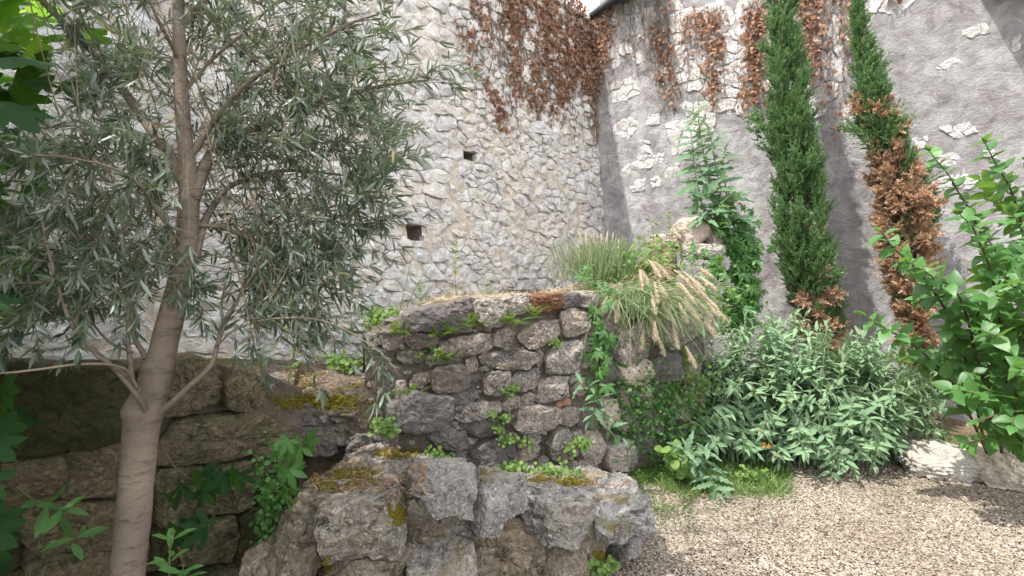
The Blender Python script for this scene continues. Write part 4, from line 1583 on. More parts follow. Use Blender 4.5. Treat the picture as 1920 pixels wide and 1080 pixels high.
skp = np.array([s[0] for s in SK])
skr = np.array([s[1] for s in SK])
twigs, Lp, Ld, Ln = MB(), [], [], []
tips = []
for poly, cnt, d0, d1 in CROWN:
    cnt = int(cnt * 1.15)
    q = rand_in_poly(poly, cnt)
    for x, y in q:
        tips.append(P(x, y, rnd.uniform(d0, d1)))
rnd.shuffle(tips)
tips.sort(key=lambda p: np.min(((skp - p) ** 2).sum(1)))
ctr = P(345, 250, 1.78)
for t in tips:
    d2 = ((skp - t) ** 2).sum(1) + 0.0
    d2 = d2 + 0.15 * np.maximum(skp[:, 2] - t[2], 0) ** 2
    j = int(np.argmin(d2))
    a = skp[j]
    L = np.linalg.norm(t - a)
    if L < .05:
        a = skp[max(j - 6, 0)]
        L = np.linalg.norm(t - a)
    n = max(6, int(L / .022))
    out = unit(t - ctr)
    mid = (a + t) / 2 + R.normal(0, .12, 3) * L + np.array([0, 0, .12 * L])
    ext = t + out * .10 + np.array([0, 0, rnd.uniform(-.09, .07)]) + R.normal(0, .04, 3)
    p = smooth_path([a, mid, t, ext], n + 6)
    V, F = tube(p, np.linspace(min(.0042, skr[j] * .8), .0010, len(p)), 4)
    twigs.add(V, F)
    skp = np.vstack([skp, p[2:-2:3]])
    skr = np.concatenate([skr, np.linspace(min(.004, skr[j] * .8), .0012, len(p))[2:-2:3]])
    tg = unit(np.gradient(p, axis=0))
    ph = rnd.uniform(0, 3.1)
    i0 = int(len(p) * min(.7, max(0.1, 1 - .42 / max(L + .1, .01))))
    for i in range(i0, len(p)):
        if rnd.random() < .10:
            continue
        side = unit(np.cross(tg[i], R.normal(0, .25, 3) + np.array([math.sin(ph), math.cos(ph), .6])))
        for sgn in (1, -1):
            d = tg[i] * rnd.uniform(.5, 1.0) + side * sgn * rnd.uniform(.6, 1.0) + np.array([0, 0, rnd.uniform(-.20, .22)])
            if not clear_of_trunk(p[i] + d * .03) and rnd.random() < .8:
                continue
            Lp.append(p[i])
            Ld.append(d)
            Ln.append(np.array([0, 0, 1.0]) + R.normal(0, .55, 3))
        ph += 1.3
    for _ in range(3):
        Lp.append(p[-1])
        Ld.append(tg[-1] + R.normal(0, .35, 3))
        Ln.append(R.normal(0, .6, 3) + np.array([0, 0, 1.0]))
V, F = twigs.get()
obj("twigs", V, F, M_TWIG, ol, WL[ol.name], "stuff")
M = frames(np.array(Lp), np.array(Ld), np.array(Ln), R.uniform(.68, 1.12, len(Lp)))
print("olive leaves", len(M))
scatter(ol, "leaf", "foliage", OT, M, R.integers(0, 4, len(M)), M_OLIVE)

# ------------------------------------------------------------------ cypresses
def spray(L, seed, nb=13, w=.0042):
    """feathery branchlet along +Y"""
    g = np.random.default_rng(seed)
    V, F = [], []

    def blade(a, b, w):
        a, b = np.asarray(a), np.asarray(b)
        d = unit(b - a)
        s = unit(np.cross(d, g.normal(0, 1, 3)))
        m = a + (b - a) * .45
        k = len(V)
        V.extend([a, m + s * w, b, m - s * w])
        F.extend([(k, k + 1, k + 2), (k, k + 2, k + 3)])
    blade((0, 0, 0), (0, L, 0), w)
    for i in range(nb):
        t = g.uniform(.08, .92)
        a = np.array([0, t * L, 0])
        d = unit(np.array([g.normal(0, .55), 1.0, g.normal(0, .4)]))
        l = L * g.uniform(.22, .48) * (1.1 - .6 * t)
        blade(a, a + d * l, w * g.uniform(.8, 1.3))
    return np.array(V), np.array(F)


CT = [spray(.13, 50 + k, 17, .0050) for k in range(6)]
CB = [spray(.085, 80 + k, 34, .0046) for k in range(5)]


def cypress(root, axis, D, n_green, n_brown, brown_at, extra=()):
    """axis = [(px, py, half width px)] from base to tip"""
    ax = np.array(axis, float)
    c = np.array([P(x, y, D) for x, y, _ in ax])
    hw = np.maximum(ax[:, 2] / F_PX * D - .075, .010)
    m = 60
    path = smooth_path(c, m)
    base = path[0].copy()
    base[2] = WL[root.name][2]
    rad = np.interp(np.linspace(0, 1, m), np.linspace(0, 1, len(hw)), hw)
    V, F = tube(np.vstack([base, path]), np.concatenate([[.05], np.linspace(.045, .006, m)]), 8, .1, 4)
    obj("trunk", V, F, M_DARKBARK, root, WL[root.name])
    limbs = MB()
    res = []
    for kind, cnt in (("g", n_green), ("b", n_brown)):
        pos, dr, nr = [], [], []
        tries = 0
        per = 16 if kind == "g" else 20
        while len(pos) < cnt and tries < 4000:
            tries += 1
            t = rnd.random()
            w = float(np.interp(t, np.linspace(0, 1, m), rad))
            if rnd.random() * rad.max() > w + .03:
                continue
            a = rnd.uniform(0, 6.283)
            i = t * (m - 1)
            p = np.array([np.interp(i, np.arange(m), path[:, k]) for k in range(3)])
            o = np.array([math.cos(a), math.sin(a), 0])
            q = rnd.uniform(.05, .85) ** .7
            p0 = p + o * w * q
            py = HZ - F_PX * (p0[2] - EYE) / p0[1]
            pb = float(np.asarray(brown_at(np.array([py]), p0[None]))[0])
            if (rnd.random() < pb) != (kind == "b"):
                continue
            L = rnd.uniform(.14, .30) * (.45 + .55 * min(1, w / .2))
            pd = unit(np.array([0, 0, 1.0]) + o * rnd.uniform(.1, .55) + R.normal(0, .10, 3))
            if kind == "b":
                L *= .6
                pd = unit(np.array([0, 0, .45]) + o * rnd.uniform(.4, 1.0) + R.normal(0, .3, 3))
            u = R.uniform(0, 1, per)
            pos += list(p0 + pd * L * (u[:, None] - .35) + R.normal(0, .022, (per, 3)) * (1.15 - u[:, None]))
            dr += list(pd + R.normal(0, .26 if kind == "g" else .6, (per, 3)))
            nr += list(o + R.normal(0, .4, (per, 3)))
        pos, dr, nr = np.array(pos)[:cnt], np.array(dr)[:cnt], np.array(nr)[:cnt]
        if kind == "g":
            for ex, ey, exw, eyw, k, dx in extra:
                pp = np.array([P(ex + R.normal(0, exw), ey + R.normal(0, eyw), D + R.normal(0, .05)) for _ in range(k)])
                pos = np.vstack([pos, pp])
                dr = np.vstack([dr, np.tile([dx, 0, .6], (k, 1)) + R.normal(0, .35, (k, 3))])
                nr = np.vstack([nr, R.normal(0, 1, (k, 3))])
        for k in range(0, len(pos), 22):        # limbs from the stem to the sprays
            j = int(np.argmin(np.abs(path[:, 2] - (pos[k][2] - .15))))
            V, F = tube(smooth_path([path[j], (path[j] + pos[k]) / 2 + [0, 0, -.03], pos[k]], 6), np.linspace(.007, .002, 6), 4)
            limbs.add(V, F)
        if len(pos):
            res.append((kind, frames(pos, dr, nr, R.uniform(.7, 1.25, len(pos)))))
    limbs.build("limbs", M_DARKBARK, root, WL[root.name], "stuff")
    for kind, M in res:
        if kind == "g":
            scatter(root, "spray", "foliage", CT, M, R.integers(0, 6, len(M)), M_CYP, 260)
        else:
            scatter(root, "dead_spray", "dead_foliage", CB, M, R.integers(0, 5, len(M)), M_CYPB, 260)


c1 = thing("cypress", "tall slender green cypress leaning left in front of the rendered wall", "cypress", [*P(1560, 650, 4.95)[:2], 0.08], "young cypresses along the wall")
cypress(c1, [(1552, 690, 34), (1540, 620, 46), (1522, 560, 54), (1508, 490, 56), (1500, 400, 58), (1492, 300, 52), (1480, 200, 49), (1468, 100, 42), (1455, 0, 28), (1449, -90, 14), (1446, -150, 3)],
        4.95, 6200, 1200, lambda py, p: np.clip((py - 520) / 90, 0, .8) + .03 * (py > 430) + .25 * (fbm(p * 5, 3, 2) > .28) * (py > 430),
        extra=((1432, 238, 10, 12, 34, -1.0), (1450, 262, 12, 16, 30, -.6)))
c2 = thing("cypress", "half dead cypress with a green top and rusty brown lower foliage", "cypress", [*P(1722, 700, 4.68)[:2], 0.08], "young cypresses along the wall")
cypress(c2, [(1735, 780, 18), (1728, 700, 24), (1716, 610, 34), (1704, 520, 46), (1700, 440, 55), (1694, 380, 58), (1680, 320, 52), (1660, 262, 44), (1642, 225, 37), (1630, 180, 31), (1617, 105, 20), (1609, 50, 9), (1606, 22, 3)],
        4.68, 2200, 5600, lambda py, p: np.clip(np.interp(py, [150, 185, 195, 222, 232, 262, 300, 330], [0, 0, .5, .5, .10, .10, .75, .93]) - .35 * (fbm(p * 4.5, 6, 2) > .38) * (py > 300), 0, 1),
        extra=((1612, 248, 9, 6, 20, -1.0), (1628, 262, 10, 8, 16, -.6)))

# ------------------------------------------------------------------ dry creepers on the walls
def cup_leaf(L, W, seed):
    g = np.random.default_rng(seed)
    V, F = leaf(L, W, [(0, .1), (.16, .95), (.45, .85), (.75, .5), (1, 0)], g.uniform(-.5, .8), g.uniform(-.5, .7), seed, .06)
    return V, F


DL = [cup_leaf(.045, .042, 300 + k) for k in range(7)]


def dry_creeper(label, wall, polys, root_px, stems=30, n_parts=150, hang=1.0, group="dry creepers on the walls"):
    s, z = wall.sz(*root_px)
    t = thing("dry_creeper", label, "creeper", wall.pt(s, z, .02), group)
    vm = MB()
    pos = []
    for poly, dens, lines in polys:
        q = np.array([wall.sz(x, y) for x, y in poly])
        ar = abs(area(q))
        c = rand_in_poly(q, max(6, int(ar * dens * 3.4)))
        # clumped
        nz = fbm(np.c_[c[:, 0] * 5, c[:, 1] * 2.4, c[:, 0] * 0 + 3], 12, 3)
        c = c[R.uniform(-.42, .30, len(c)) < nz]
        c = c + R.normal(0, .035, c.shape)
        pos.append(c)
        lo, hi = q.min(0), q.max(0)
        for _ in range(lines):
            a = rand_in_poly(q, 1)[0]
            zz = np.arange(min(hi[1], a[1] + rnd.uniform(.2, 1.0)), max(lo[1] - .08, a[1] - rnd.uniform(.2, 1.1)), -.07)
            if len(zz) < 4:
                continue
            ss = a[0] + np.cumsum(R.normal(0, .016, len(zz)))
            p = wall.pt(ss, zz, .03 + .012 * R.normal(0, 1, len(zz)))
            V, F = tube(p, np.linspace(.0042, .0016, len(p)), 4)
            vm.add(V, F)
            if rnd.random() < .6:      # side runner
                k = rnd.randrange(2, len(zz))
                n = 7
                s2 = ss[k] + np.cumsum(R.normal(rnd.choice((-.03, .03)), .012, n))
                z2 = zz[k] - np.cumsum(np.abs(R.normal(.02, .015, n)))
                V, F = tube(wall.pt(s2, z2, .03), np.linspace(.003, .001, n), 4)
                vm.add(V, F)
    c = np.concatenate(pos)
    n = len(c)
    p = wall.pt(c[:, 0], c[:, 1], R.uniform(.025, .075, n))
    d = np.array([0, 0, -1.0]) * hang + R.normal(0, .55, (n, 3)) + wall.n * R.uniform(-.1, .35, (n, 1))
    nr = wall.n + R.normal(0, .42, (n, 3))
    M = frames(p, d, nr, R.uniform(.65, 1.3, n))
    scatter(t, "leaf", "foliage", DL, M, R.integers(0, 7, n), M_DEAD, n_parts)
    vm.build("stems", M_VINE, t, WL[t.name], "stuff")
    return t


dry_creeper("wide curtain of rusty dead creeper hanging over the rubble wall beside the corner", LW,
            [([(905, -40), (1070, -10), (1103, 36), (1108, 170), (1098, 190), (1080, 150), (1050, 200), (1000, 215), (965, 200), (940, 120)], 560, 300),
             ([(850, 40), (885, 70), (905, 150), (945, 195), (950, 245), (930, 245), (908, 180), (872, 130)], 380, 16),
             ([(1088, 150), (1110, 140), (1114, 285), (1104, 210)], 330, 8), ([(860, -20), (940, -20), (950, 120), (890, 80)], 170, 46), ([(950, 190), (1100, 180), (1090, 240), (960, 250)], 60, 16)], (1010, 20), n_parts=200)
dry_creeper("dark net of bare creeper stems with few leaves just right of the corner", RW,
            [([(1108, 48), (1150, 5), (1140, 120), (1118, 190)], 420, 30), ([(1140, 0), (1225, 0), (1230, 130), (1160, 110)], 14, 26)], (1140, 10), n_parts=60)
dry_creeper("ragged strip of brown dead creeper between the bare stems and the orange strip", RW,
            [([(1218, 40), (1262, 70), (1276, 205), (1248, 208), (1228, 120)], 300, 34), ([(1225, -20), (1290, -20), (1280, 90), (1230, 60)], 40, 24)], (1245, 20), n_parts=90)
dry_creeper("orange brown dead creeper with forked drooping ends left of the tall green cypress", RW,
            [([(1280, 30), (1368, 14), (1360, 90), (1348, 195), (1326, 198), (1318, 130), (1286, 120)], 430, 30),
             ([(1378, 130), (1398, 120), (1394, 165), (1380, 160)], 90, 5)], (1330, 10), n_parts=130)
dry_creeper("rusty dead creeper column partly hidden behind the tall green cypress", RW,
            [([(1392, 10), (1440, -10), (1440, 195), (1392, 205), (1400, 100)], 560, 16)], (1420, 0), n_parts=110)
dry_creeper("broad rusty mat of dead creeper between the two cypresses", RW,
            [([(1488, -20), (1622, -20), (1604, 70), (1590, 140), (1545, 195), (1516, 170), (1500, 90)], 470, 34),
             ([(1655, -10), (1696, -10), (1662, 18)], 500, 2), ([(1560, 210), (1590, 190), (1570, 260), (1545, 290), (1548, 270)], 60, 5)], (1560, 0), n_parts=200)


# ------------------------------------------------------------------ leafy shrubs
def leaf_pairs(path, i0, step, outs, spread=.9, droop=.0, scale=(.8, 1.1), turn=1.5708, taper=.35, ph=None, face=0.0):
    """opposite pairs along a stem; appends (pos, dir, normal, scale)"""
    tg = unit(np.gradient(path, axis=0))
    L = np.concatenate([[0], np.cumsum(np.linalg.norm(np.diff(path, axis=0), axis=1))])
    a = rnd.uniform(0, 3.14) if ph is None else ph
    d = i0 * L[-1]
    while d < L[-1] - .004:
        p = np.array([np.interp(d, L, path[:, k]) for k in range(3)])
        t = unit(np.array([np.interp(d, L, tg[:, k]) for k in range(3)]))
        u = unit(np.cross(t, (0.2, 0.1, 1.0) if abs(t[2]) < .9 else (1, 0.2, 0)))
        v = np.cross(t, u)
        f = 1 - taper * (d / L[-1]) ** 2
        for sg in (1, -1):
            s = (u * math.cos(a) + v * math.sin(a)) * sg
            dr = t * (1 - spread * .7) + s * spread + np.array([0, 0, -droop]) + R.normal(0, .14, 3)
            nr = t * .8 * (1 - face) + np.array([0, -face, .9 - .3 * face]) + R.normal(0, .25, 3)
            outs.append((p + s * .004, dr, nr, rnd.uniform(*scale) * f))
        a += turn
        d += step * (1 - .45 * d / L[-1]) * rnd.uniform(.8, 1.2)
    t = tg[-1]
    for _ in range(2):
        outs.append((path[-1], t + R.normal(0, .3, 3), np.array([0, 0, 1.0]) + R.normal(0, .5, 3), rnd.uniform(*scale) * .5))


def outs_to(root, outs, T, mat, n_parts, name="leaf", stuff="foliage"):
    p, d, n, s = (np.array(v) for v in zip(*outs))
    M = frames(p, d, n, s)
    scatter(root, name, stuff, T, M, R.integers(0, len(T), len(M)), mat, n_parts)


# grey green felted bush
ph = thing("felted_bush", "large rounded bush with felted grey green leaves and round seed heads between wall and gravel", "bush", P(1540, 870, 4.1) * [1, 1, 0])
PHP = [(0, .25), (.12, .75), (.35, 1.0), (.62, .78), (.85, .38), (1, 0)]
PT = [leaf(.165, .054, PHP, f, c, k, .04) for k, (f, c) in enumerate(((.3, .15), (.5, .3), (.15, .4), (.4, .02)))]
outs, stems, heads = [], MB(), []
top_line = ([1285, 1310, 1350, 1400, 1450, 1480, 1530, 1600, 1650, 1700, 1750, 1780], [700, 650, 622, 606, 592, 590, 606, 615, 628, 640, 690, 740])
for k in range(230):
    bx = rnd.uniform(1345, 1690)
    base = P(bx, 868, 4.1 + rnd.uniform(-.25, .35))
    base[2] = .02
    ex = 1530 + (bx - 1520) * 1.32 + rnd.gauss(0, 60)
    ex = min(max(ex, 1296), 1765)
    ytop = np.interp(ex, *top_line)
    u = rnd.random() ** 1.4
    ey = ytop + 8 + u * (850 - ytop)
    D = 4.05 + rnd.uniform(-.05, .5) - u * .42 - .1 * (1 - abs(ex - 1530) / 240)
    e = P(ex, ey, D)
    mid = (base + e) / 2 + np.array([(base[0] - e[0]) * .18, (base[1] - e[1]) * .2, .16 + .08 * u])
    p = smooth_path([base, mid, e], 26)
    p = np.vstack([p, p[-1] + (unit(p[-1] - p[-3]) * .05 + np.array([0, 0, .025]))])
    V, F = tube(p, np.linspace(.006, .0025, len(p)), 5)
    stems.add(V, F)
    leaf_pairs(p, .38, .058, outs, .95, .12, (.62, 1.15), 1.57, .55)
    if (ex < 1520 and ey > 690 and rnd.random() < .6) or rnd.random() < .03:
        heads.append(p[-1])
# low front sprays hanging over the gravel
for ex, ey, D in ((1560, 890, 3.62), (1600, 885, 3.58), (1640, 870, 3.6), (1570, 860, 3.66), (1615, 850, 3.62), (1680, 840, 3.7), (1500, 850, 3.7), (1420, 850, 3.72),
                  (1460, 868, 3.7), (1380, 830, 3.8), (1590, 800, 3.6), (1640, 790, 3.62), (1600, 760, 3.62), (1700, 780, 3.75), (1550, 820, 3.6)):
    e = P(ex, ey, D)
    b = np.array([e[0] + rnd.uniform(-.1, .15), e[1] + .4, .05])
    p = smooth_path([b, (b + e) / 2 + [0, 0, .16], e], 22)
    V, F = tube(p, np.linspace(.006, .0025, len(p)), 5)
    stems.add(V, F)
    leaf_pairs(p, .25, .05, outs, .95, .15, (.75, 1.2), 1.57, .5)
outs_to(ph, outs, PT, M_PHL, 300)
stems.build("stems", M_PHL, ph, WL[ph.name], "stuff")
ball, bf = cube_sphere(5)
ball = unit(ball)
hd = []
for h in heads:
    V = ball * .017 * (1 + .25 * R.normal(0, 1, (len(ball), 1))) * np.array([1, 1, .8]) + h
    obj("seed_head", V, bf, M_HEAD, ph, h, flat=True)
for (x, y, D) in ((1432, 835, 3.62), (1290 + 152, 838, 3.62)):
    h = P(x, y, D)
    fl = MB()
    for k in range(14):
        V, F = leaf(.026, .011, [(0, .3), (.5, 1), (1, 0)], .3, -.3, k)
        fl.add(xform(V, frames([h], [R.normal(0, 1, 3) + [0, -.3, .4]], [[0.1, .2, 1.0]], 1))[0], F)
    V, F = fl.get()
    obj("flower", V, F, M_ORANGE, ph, h)

# broad leaved shrub at the right edge
li = thing("broad_leaved_shrub", "tall arching shrub with big glossy green leaves in pairs at the right edge", "shrub", P(1850, 850, 3.5) * [1, 1, 0] + [0, 0, .1])
LIP = [(0, .15), (.07, .6), (.18, .9), (.34, 1.0), (.54, .86), (.74, .52), (.9, .18), (1, 0)]
LT = [leaf(.140, .092, LIP, f, c, k, .03) for k, (f, c) in enumerate(((.15, .15), (.28, .25), (.08, .3), (.22, .05), (.38, .2)))]
outs, stems = [], MB()
LS = [
    [(1880, 850, 3.6), (1885, 620, 3.5), (1840, 450, 3.4), (1790, 350, 3.3), (1745, 282, 3.25)],
    [(1900, 850, 3.5), (1930, 600, 3.4), (1912, 420, 3.25), (1880, 330, 3.15), (1848, 268, 3.1)],
    [(1850, 850, 3.5), (1800, 640, 3.3), (1740, 530, 3.15), (1690, 478, 3.05), (1648, 432, 3.0)],
    [(1850, 850, 3.5), (1800, 740, 3.3), (1730, 660, 3.2), (1660, 615, 3.15), (1622, 592, 3.15)],
    [(1880, 850, 3.5), (1840, 700, 3.2), (1800, 560, 3.05), (1750, 520, 3.0), (1700, 490, 2.95)],
    [(1900, 850, 3.5), (1880, 650, 3.2), (1860, 520, 3.0), (1830, 440, 2.95), (1800, 400, 2.9)],
    [(1950, 850, 3.4), (1960, 600, 3.1), (1940, 480, 2.95), (1900, 400, 2.9)],
    [(1920, 850, 3.4), (1880, 780, 3.1), (1830, 740, 2.95), (1780, 730, 2.9)],
    [(1950, 850, 3.3), (1930, 720, 3.0), (1890, 650, 2.85), (1840, 620, 2.8)],
    [(1960, 850, 3.3), (1960, 700, 3.0), (1940, 580, 2.8), (1890, 530, 2.75)],
    [(1960, 850, 3.2), (1930, 800, 2.95), (1880, 780, 2.85), (1830, 790, 2.85)],
    [(1900, 850, 3.7), (1850, 650, 3.6), (1790, 560, 3.55), (1720, 560, 3.5)],
    [(1920, 850, 3.7), (1900, 600, 3.6), (1870, 480, 3.5), (1830, 420, 3.5)],
    [(1980, 850, 3.4), (2010, 500, 3.2), (1990, 380, 3.1), (1930, 300, 3.0)],
    [(1930, 850, 3.4), (1910, 820, 3.1), (1870, 820, 2.95), (1810, 830, 2.95)],
    [(1990, 850, 3.1), (1990, 650, 2.8), (1960, 560, 2.65), (1920, 520, 2.6)],
    [(1990, 850, 3.0), (1990, 760, 2.75), (1960, 700, 2.65), (1910, 690, 2.6)],
    [(1920, 850, 3.6), (1880, 740, 3.5), (1830, 690, 3.45), (1770, 680, 3.4)],
    [(1920, 850, 3.6), (1900, 700, 3.45), (1870, 600, 3.4), (1840, 560, 3.4)],
    [(1940, 850, 3.5), (1930, 700, 3.3), (1910, 620, 3.2), (1870, 590, 3.2)],
]
for k, s in enumerate(LS):
    p = smooth_path(pxp(*s), 36)
    p = p + .01 * np.stack([fbm(np.c_[np.linspace(0, 6, 36), np.full((36, 2), k * 2.1 + j)], 5, 2) for j in range(3)], 1)
    V, F = tube(p, np.linspace(.010, .0028, 36), 6)
    obj("branch", V, F, M_DARKBARK, li, p[0])
    leaf_pairs(p, .30, .085, outs, .92, .12, (.75, 1.2), 1.35, .35)
    for q in range(3 if s[-1][0] > 1760 else 1):
        i = rnd.randrange(8, 24)
        d = np.array([rnd.gauss(-.02, .18), rnd.gauss(-.1, .2), rnd.uniform(-.02, .2)])
        p2 = smooth_path([p[i], p[i] + d * .6 + [0, 0, .03], p[i] + d], 12)
        V, F = tube(p2, np.linspace(.004, .002, 12), 5)
        stems.add(V, F)
        leaf_pairs(p2, .25, .075, outs, .92, .12, (.7, 1.1), 1.35, .35)
outs_to(li, outs, LT, M_LIL, 300)
stems.build("twigs", M_DARKBARK, li, WL[li.name], "stuff")


# ------------------------------------------------------------------ big lobed leaves at the left edge
def lobed(L, seed, lobes=5):
    """palmate lobed leaf: a fan outline with a raised centre"""
    g = np.random.default_rng(seed)
    c = np.array([0, L * .32, 0])
    out = []
    angs = np.linspace(-2.35, 2.35, lobes * 4 + 1)
    for a in angs:
        k = (a + 2.35) / 4.7 * lobes
        f = abs((k % 1) - .5) * 2          # 0 at lobe tip, 1 in the notch
        r = L * (.68 - .30 * f ** 1.3) * (1 - .16 * abs(a) / 2.35) * g.uniform(.95, 1.05)
        out.append(c + np.array([math.sin(a) * r, math.cos(a) * r, 0]))
    V = [c + [0, 0, .05 * L]] + out + [np.array([0, 0, 0.0])]
    V = np.array(V)
    rr = np.hypot(V[:, 0], V[:, 1] - c[1])
    V[1:-1, 2] += -.25 * rr[1:-1] ** 2 / L + .03 * L * g.normal(0, 1, len(out))
    n = len(V)
    F = [(0, i + 1, i) for i in range(1, n - 1)] + [(0, 1, n - 1)]
    return V, np.array(F)


FT = [lobed(.17, 400 + k) for k in range(4)]
fg = thing("fig_bush", "dark bush with big lobed leaves, some glowing yellow green, at the left edge", "bush", np.array([-2.1, 1.55, 0.0]))
bm = MB()
for k in range(9):
    b = np.array([-2.2 + rnd.gauss(0, .15), 1.5 + rnd.gauss(0, .2), 0])
    e = P(rnd.uniform(-160, 0), rnd.uniform(-80, 700), rnd.uniform(1.4, 2.3)) if k < 5 else np.array([rnd.gauss(-2.5, .3), rnd.uniform(-1.4, .8), rnd.uniform(2.4, 3.8)])
    p = smooth_path([b, (b + e) / 2 + [-.12, 0, .1], e], 20)
    V, F = tube(p, np.linspace(.014, .004, 20), 6)
    obj("branch", V, F, M_DARKBARK, fg, p[0])
pos, d, nr, sc = [], [], [], []
for (x0, x1, y0, y1, D0, D1, cnt) in ((-60, 95, -40, 90, 1.9, 2.5, 34), (-60, 75, 90, 560, 2.1, 2.75, 95), (-80, 30, 440, 640, 1.8, 2.2, 12), (-90, 20, 780, 1100, 1.45, 1.75, 12),
                                      (-60, 10, 620, 800, 1.4, 1.75, 5), (-600, -60, -500, 900, 1.2, 2.3, 260), (90, 180, 70, 330, 2.3, 2.6, 8)):
    for _ in range(cnt):
        pos.append(P(rnd.uniform(x0, x1), rnd.uniform(y0, y1), rnd.uniform(D0, D1)))
        d.append(R.normal(0, .5, 3) + [.45, -.1, -.35])
        nr.append(R.normal(0, .4, 3) + [-.25, -.5, .8])
        sc.append(rnd.uniform(.55, .95))
for x, y, D, dx, dz, s in ((-10, 110, 1.25, 1, -.10, .8), (-20, 190, 1.2, .9, -.45, .85), (-30, 560, 1.3, 1, -.3, .5),
                           (-50, 830, 1.3, 1, -.25, .7), (-80, 900, 1.25, 1, -.2, .75), (-60, 1000, 1.25, 1, -.1, .75)):
    pos.append(P(x, y, D))
    d.append([dx, -.1, dz])
    nr.append([-.15, -.35, .8])
    sc.append(s)
# unseen bush leaves added left of and behind the camera to shade the foreground
for _ in range(2200):
    p = np.array([rnd.gauss(-2.5, .45), rnd.uniform(-1.6, 2.0), rnd.triangular(.1, 4.2, 2.6)])
    if p[1] > .9 and p[0] / p[1] > -1.03:
        continue
    if np.dot(p - LW.c, LW.n) < .15:
        continue
    pos.append(p)
    d.append(R.normal(0, .6, 3) + [.2, -.1, -.5])
    nr.append(R.normal(0, .5, 3) + [-.2, -.2, .9])
    sc.append(rnd.uniform(.7, 1.2))
M = frames(pos, d, np.array(nr), np.array(sc))
young = np.zeros(len(M), bool)  # mask of leaves whose colour carries the painted backlight
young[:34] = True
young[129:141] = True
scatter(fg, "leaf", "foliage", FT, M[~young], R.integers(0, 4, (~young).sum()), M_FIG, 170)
scatter(fg, "backlit_tint_leaf", "backlit_tint_foliage", FT, M[young], R.integers(0, 4, young.sum()), M_FIG_BACKLIT, 46)


# ------------------------------------------------------------------ five-fingered creepers
def palm5(L, seed):
    g = np.random.default_rng(seed)
    mb = MB()
    for a, s in ((-1.75, .72), (-.85, .92), (0, 1.0), (.85, .92), (1.75, .72)):
        V, F = leaf(L * s, L * .40 * s, [(0, .1), (.3, .7), (.58, 1.0), (.82, .6), (1, 0)], .2, .25, seed)
        ca, sa = math.cos(a), math.sin(a)
        V = V @ np.array([[ca, sa, 0], [-sa, ca, 0], [0, 0, 1]]).T * 1.0
        V[:, 2] += -.12 * np.hypot(V[:, 0], V[:, 1]) + g.normal(0, .004)
        mb.add(V, F)
    V, F = mb.get()
    return V, F[0]


VT = [palm5(.075, 500 + k) for k in range(4)]


def creeper(label, spots, stems, face_n, size=(.7, 1.1), n_parts=120, T=None, mat=None, cat="creeper", name="five_leaf_creeper", group=None, hangz=-.7):
    """spots: list of (px, py, D, sx, sy, count)"""
    b = P(*spots[0][:3])
    t = thing(name, label, cat, b, group)
    pos = []
    for x, y, D, sx, sy, n in spots:
        for _ in range(n):
            pos.append(P(rnd.gauss(x, sx), rnd.gauss(y, sy), D + rnd.gauss(-.04, .05)))
    n = len(pos)
    d = np.array([0, 0, hangz]) + R.normal(0, .5, (n, 3)) + np.asarray(face_n) * .35
    nr = np.asarray(face_n) + np.array([0, 0, .55]) + R.normal(0, .35, (n, 3))
    M = frames(pos, d, nr, R.uniform(*size, n))
    TT = T or VT
    scatter(t, "leaf", "foliage", TT, M, R.integers(0, len(TT), n), mat or M_CREEP, n_parts)
    sb = MB()
    for s in stems:
        p = smooth_path(pxp(*s), 24)
        p = p + .008 * R.normal(0, 1, p.shape) * np.linspace(0, 1, 24)[:, None]
        V, F = tube(p, np.linspace(.004, .0018, 24), 5)
        sb.add(V, F)
    if stems:
        sb.build("stem", M_DARKBARK, t, b)
    return t


FN = np.array([.1, -1.0, .1])
creeper("dark green five fingered creeper heaped over the back of the mound beside the grey wall",
        [(1388, 465, 4.75, 17, 32, 150), (1395, 540, 4.7, 15, 34, 120), (1368, 425, 4.75, 18, 15, 60), (1385, 590, 4.6, 18, 22, 60), (1345, 520, 4.5, 12, 26, 26)],
        [[(1370, 640, 4.7), (1380, 520, 4.75), (1360, 420, 4.8)], [(1390, 640, 4.65), (1405, 520, 4.7), (1385, 440, 4.75)]], FN, (.65, 1.15), 150)
creeper("bright five fingered creeper trailing down the middle wall under the straw coloured seed heads",
        [(1128, 620, 3.58, 12, 14, 9), (1122, 655, 3.56, 14, 14, 9), (1128, 690, 3.56, 9, 14, 9), (1120, 730, 3.58, 8, 10, 4), (1118, 575, 3.55, 6, 6, 3)],
        [[(1120, 560, 3.6), (1132, 640, 3.55), (1122, 740, 3.55)]], FN, (.75, 1.1), 60)
creeper("five fingered creeper with pale green leaf tips hanging beside the block wall and the ruin",
        [(525, 850, 2.35, 18, 8, 4), (560, 838, 2.3, 16, 6, 3), (545, 885, 2.25, 12, 10, 3), (545, 925, 2.2, 8, 10, 3)],
        [[(520, 830, 2.6), (545, 880, 2.3), (548, 960, 2.2)]], FN, (.85, 1.2), 60)
creeper("dusky creeper leaves hanging in front of the block wall right of the olive trunk",
        [(360, 908, 2.1, 18, 8, 4), (430, 890, 2.2, 24, 8, 5), (350, 985, 2.0, 20, 8, 5), (390, 900, 2.15, 10, 8, 2)],
        [[(300, 830, 2.2), (330, 880, 2.1), (372, 912, 2.1), (380, 960, 2.05)]], FN, (1.0, 1.35), 40, mat=M_FIG)
creeper("small bright creeper leaves spilling over the wall top among the grass",
        [(1130, 540, 3.75, 16, 8, 10), (1160, 548, 3.75, 16, 8, 8), (1090, 515, 3.9, 14, 8, 7), (1300, 480, 4.3, 20, 12, 12), (1320, 500, 4.3, 12, 14, 8)],
        [], FN + [0, 0, .6], (.5, .8), 60)

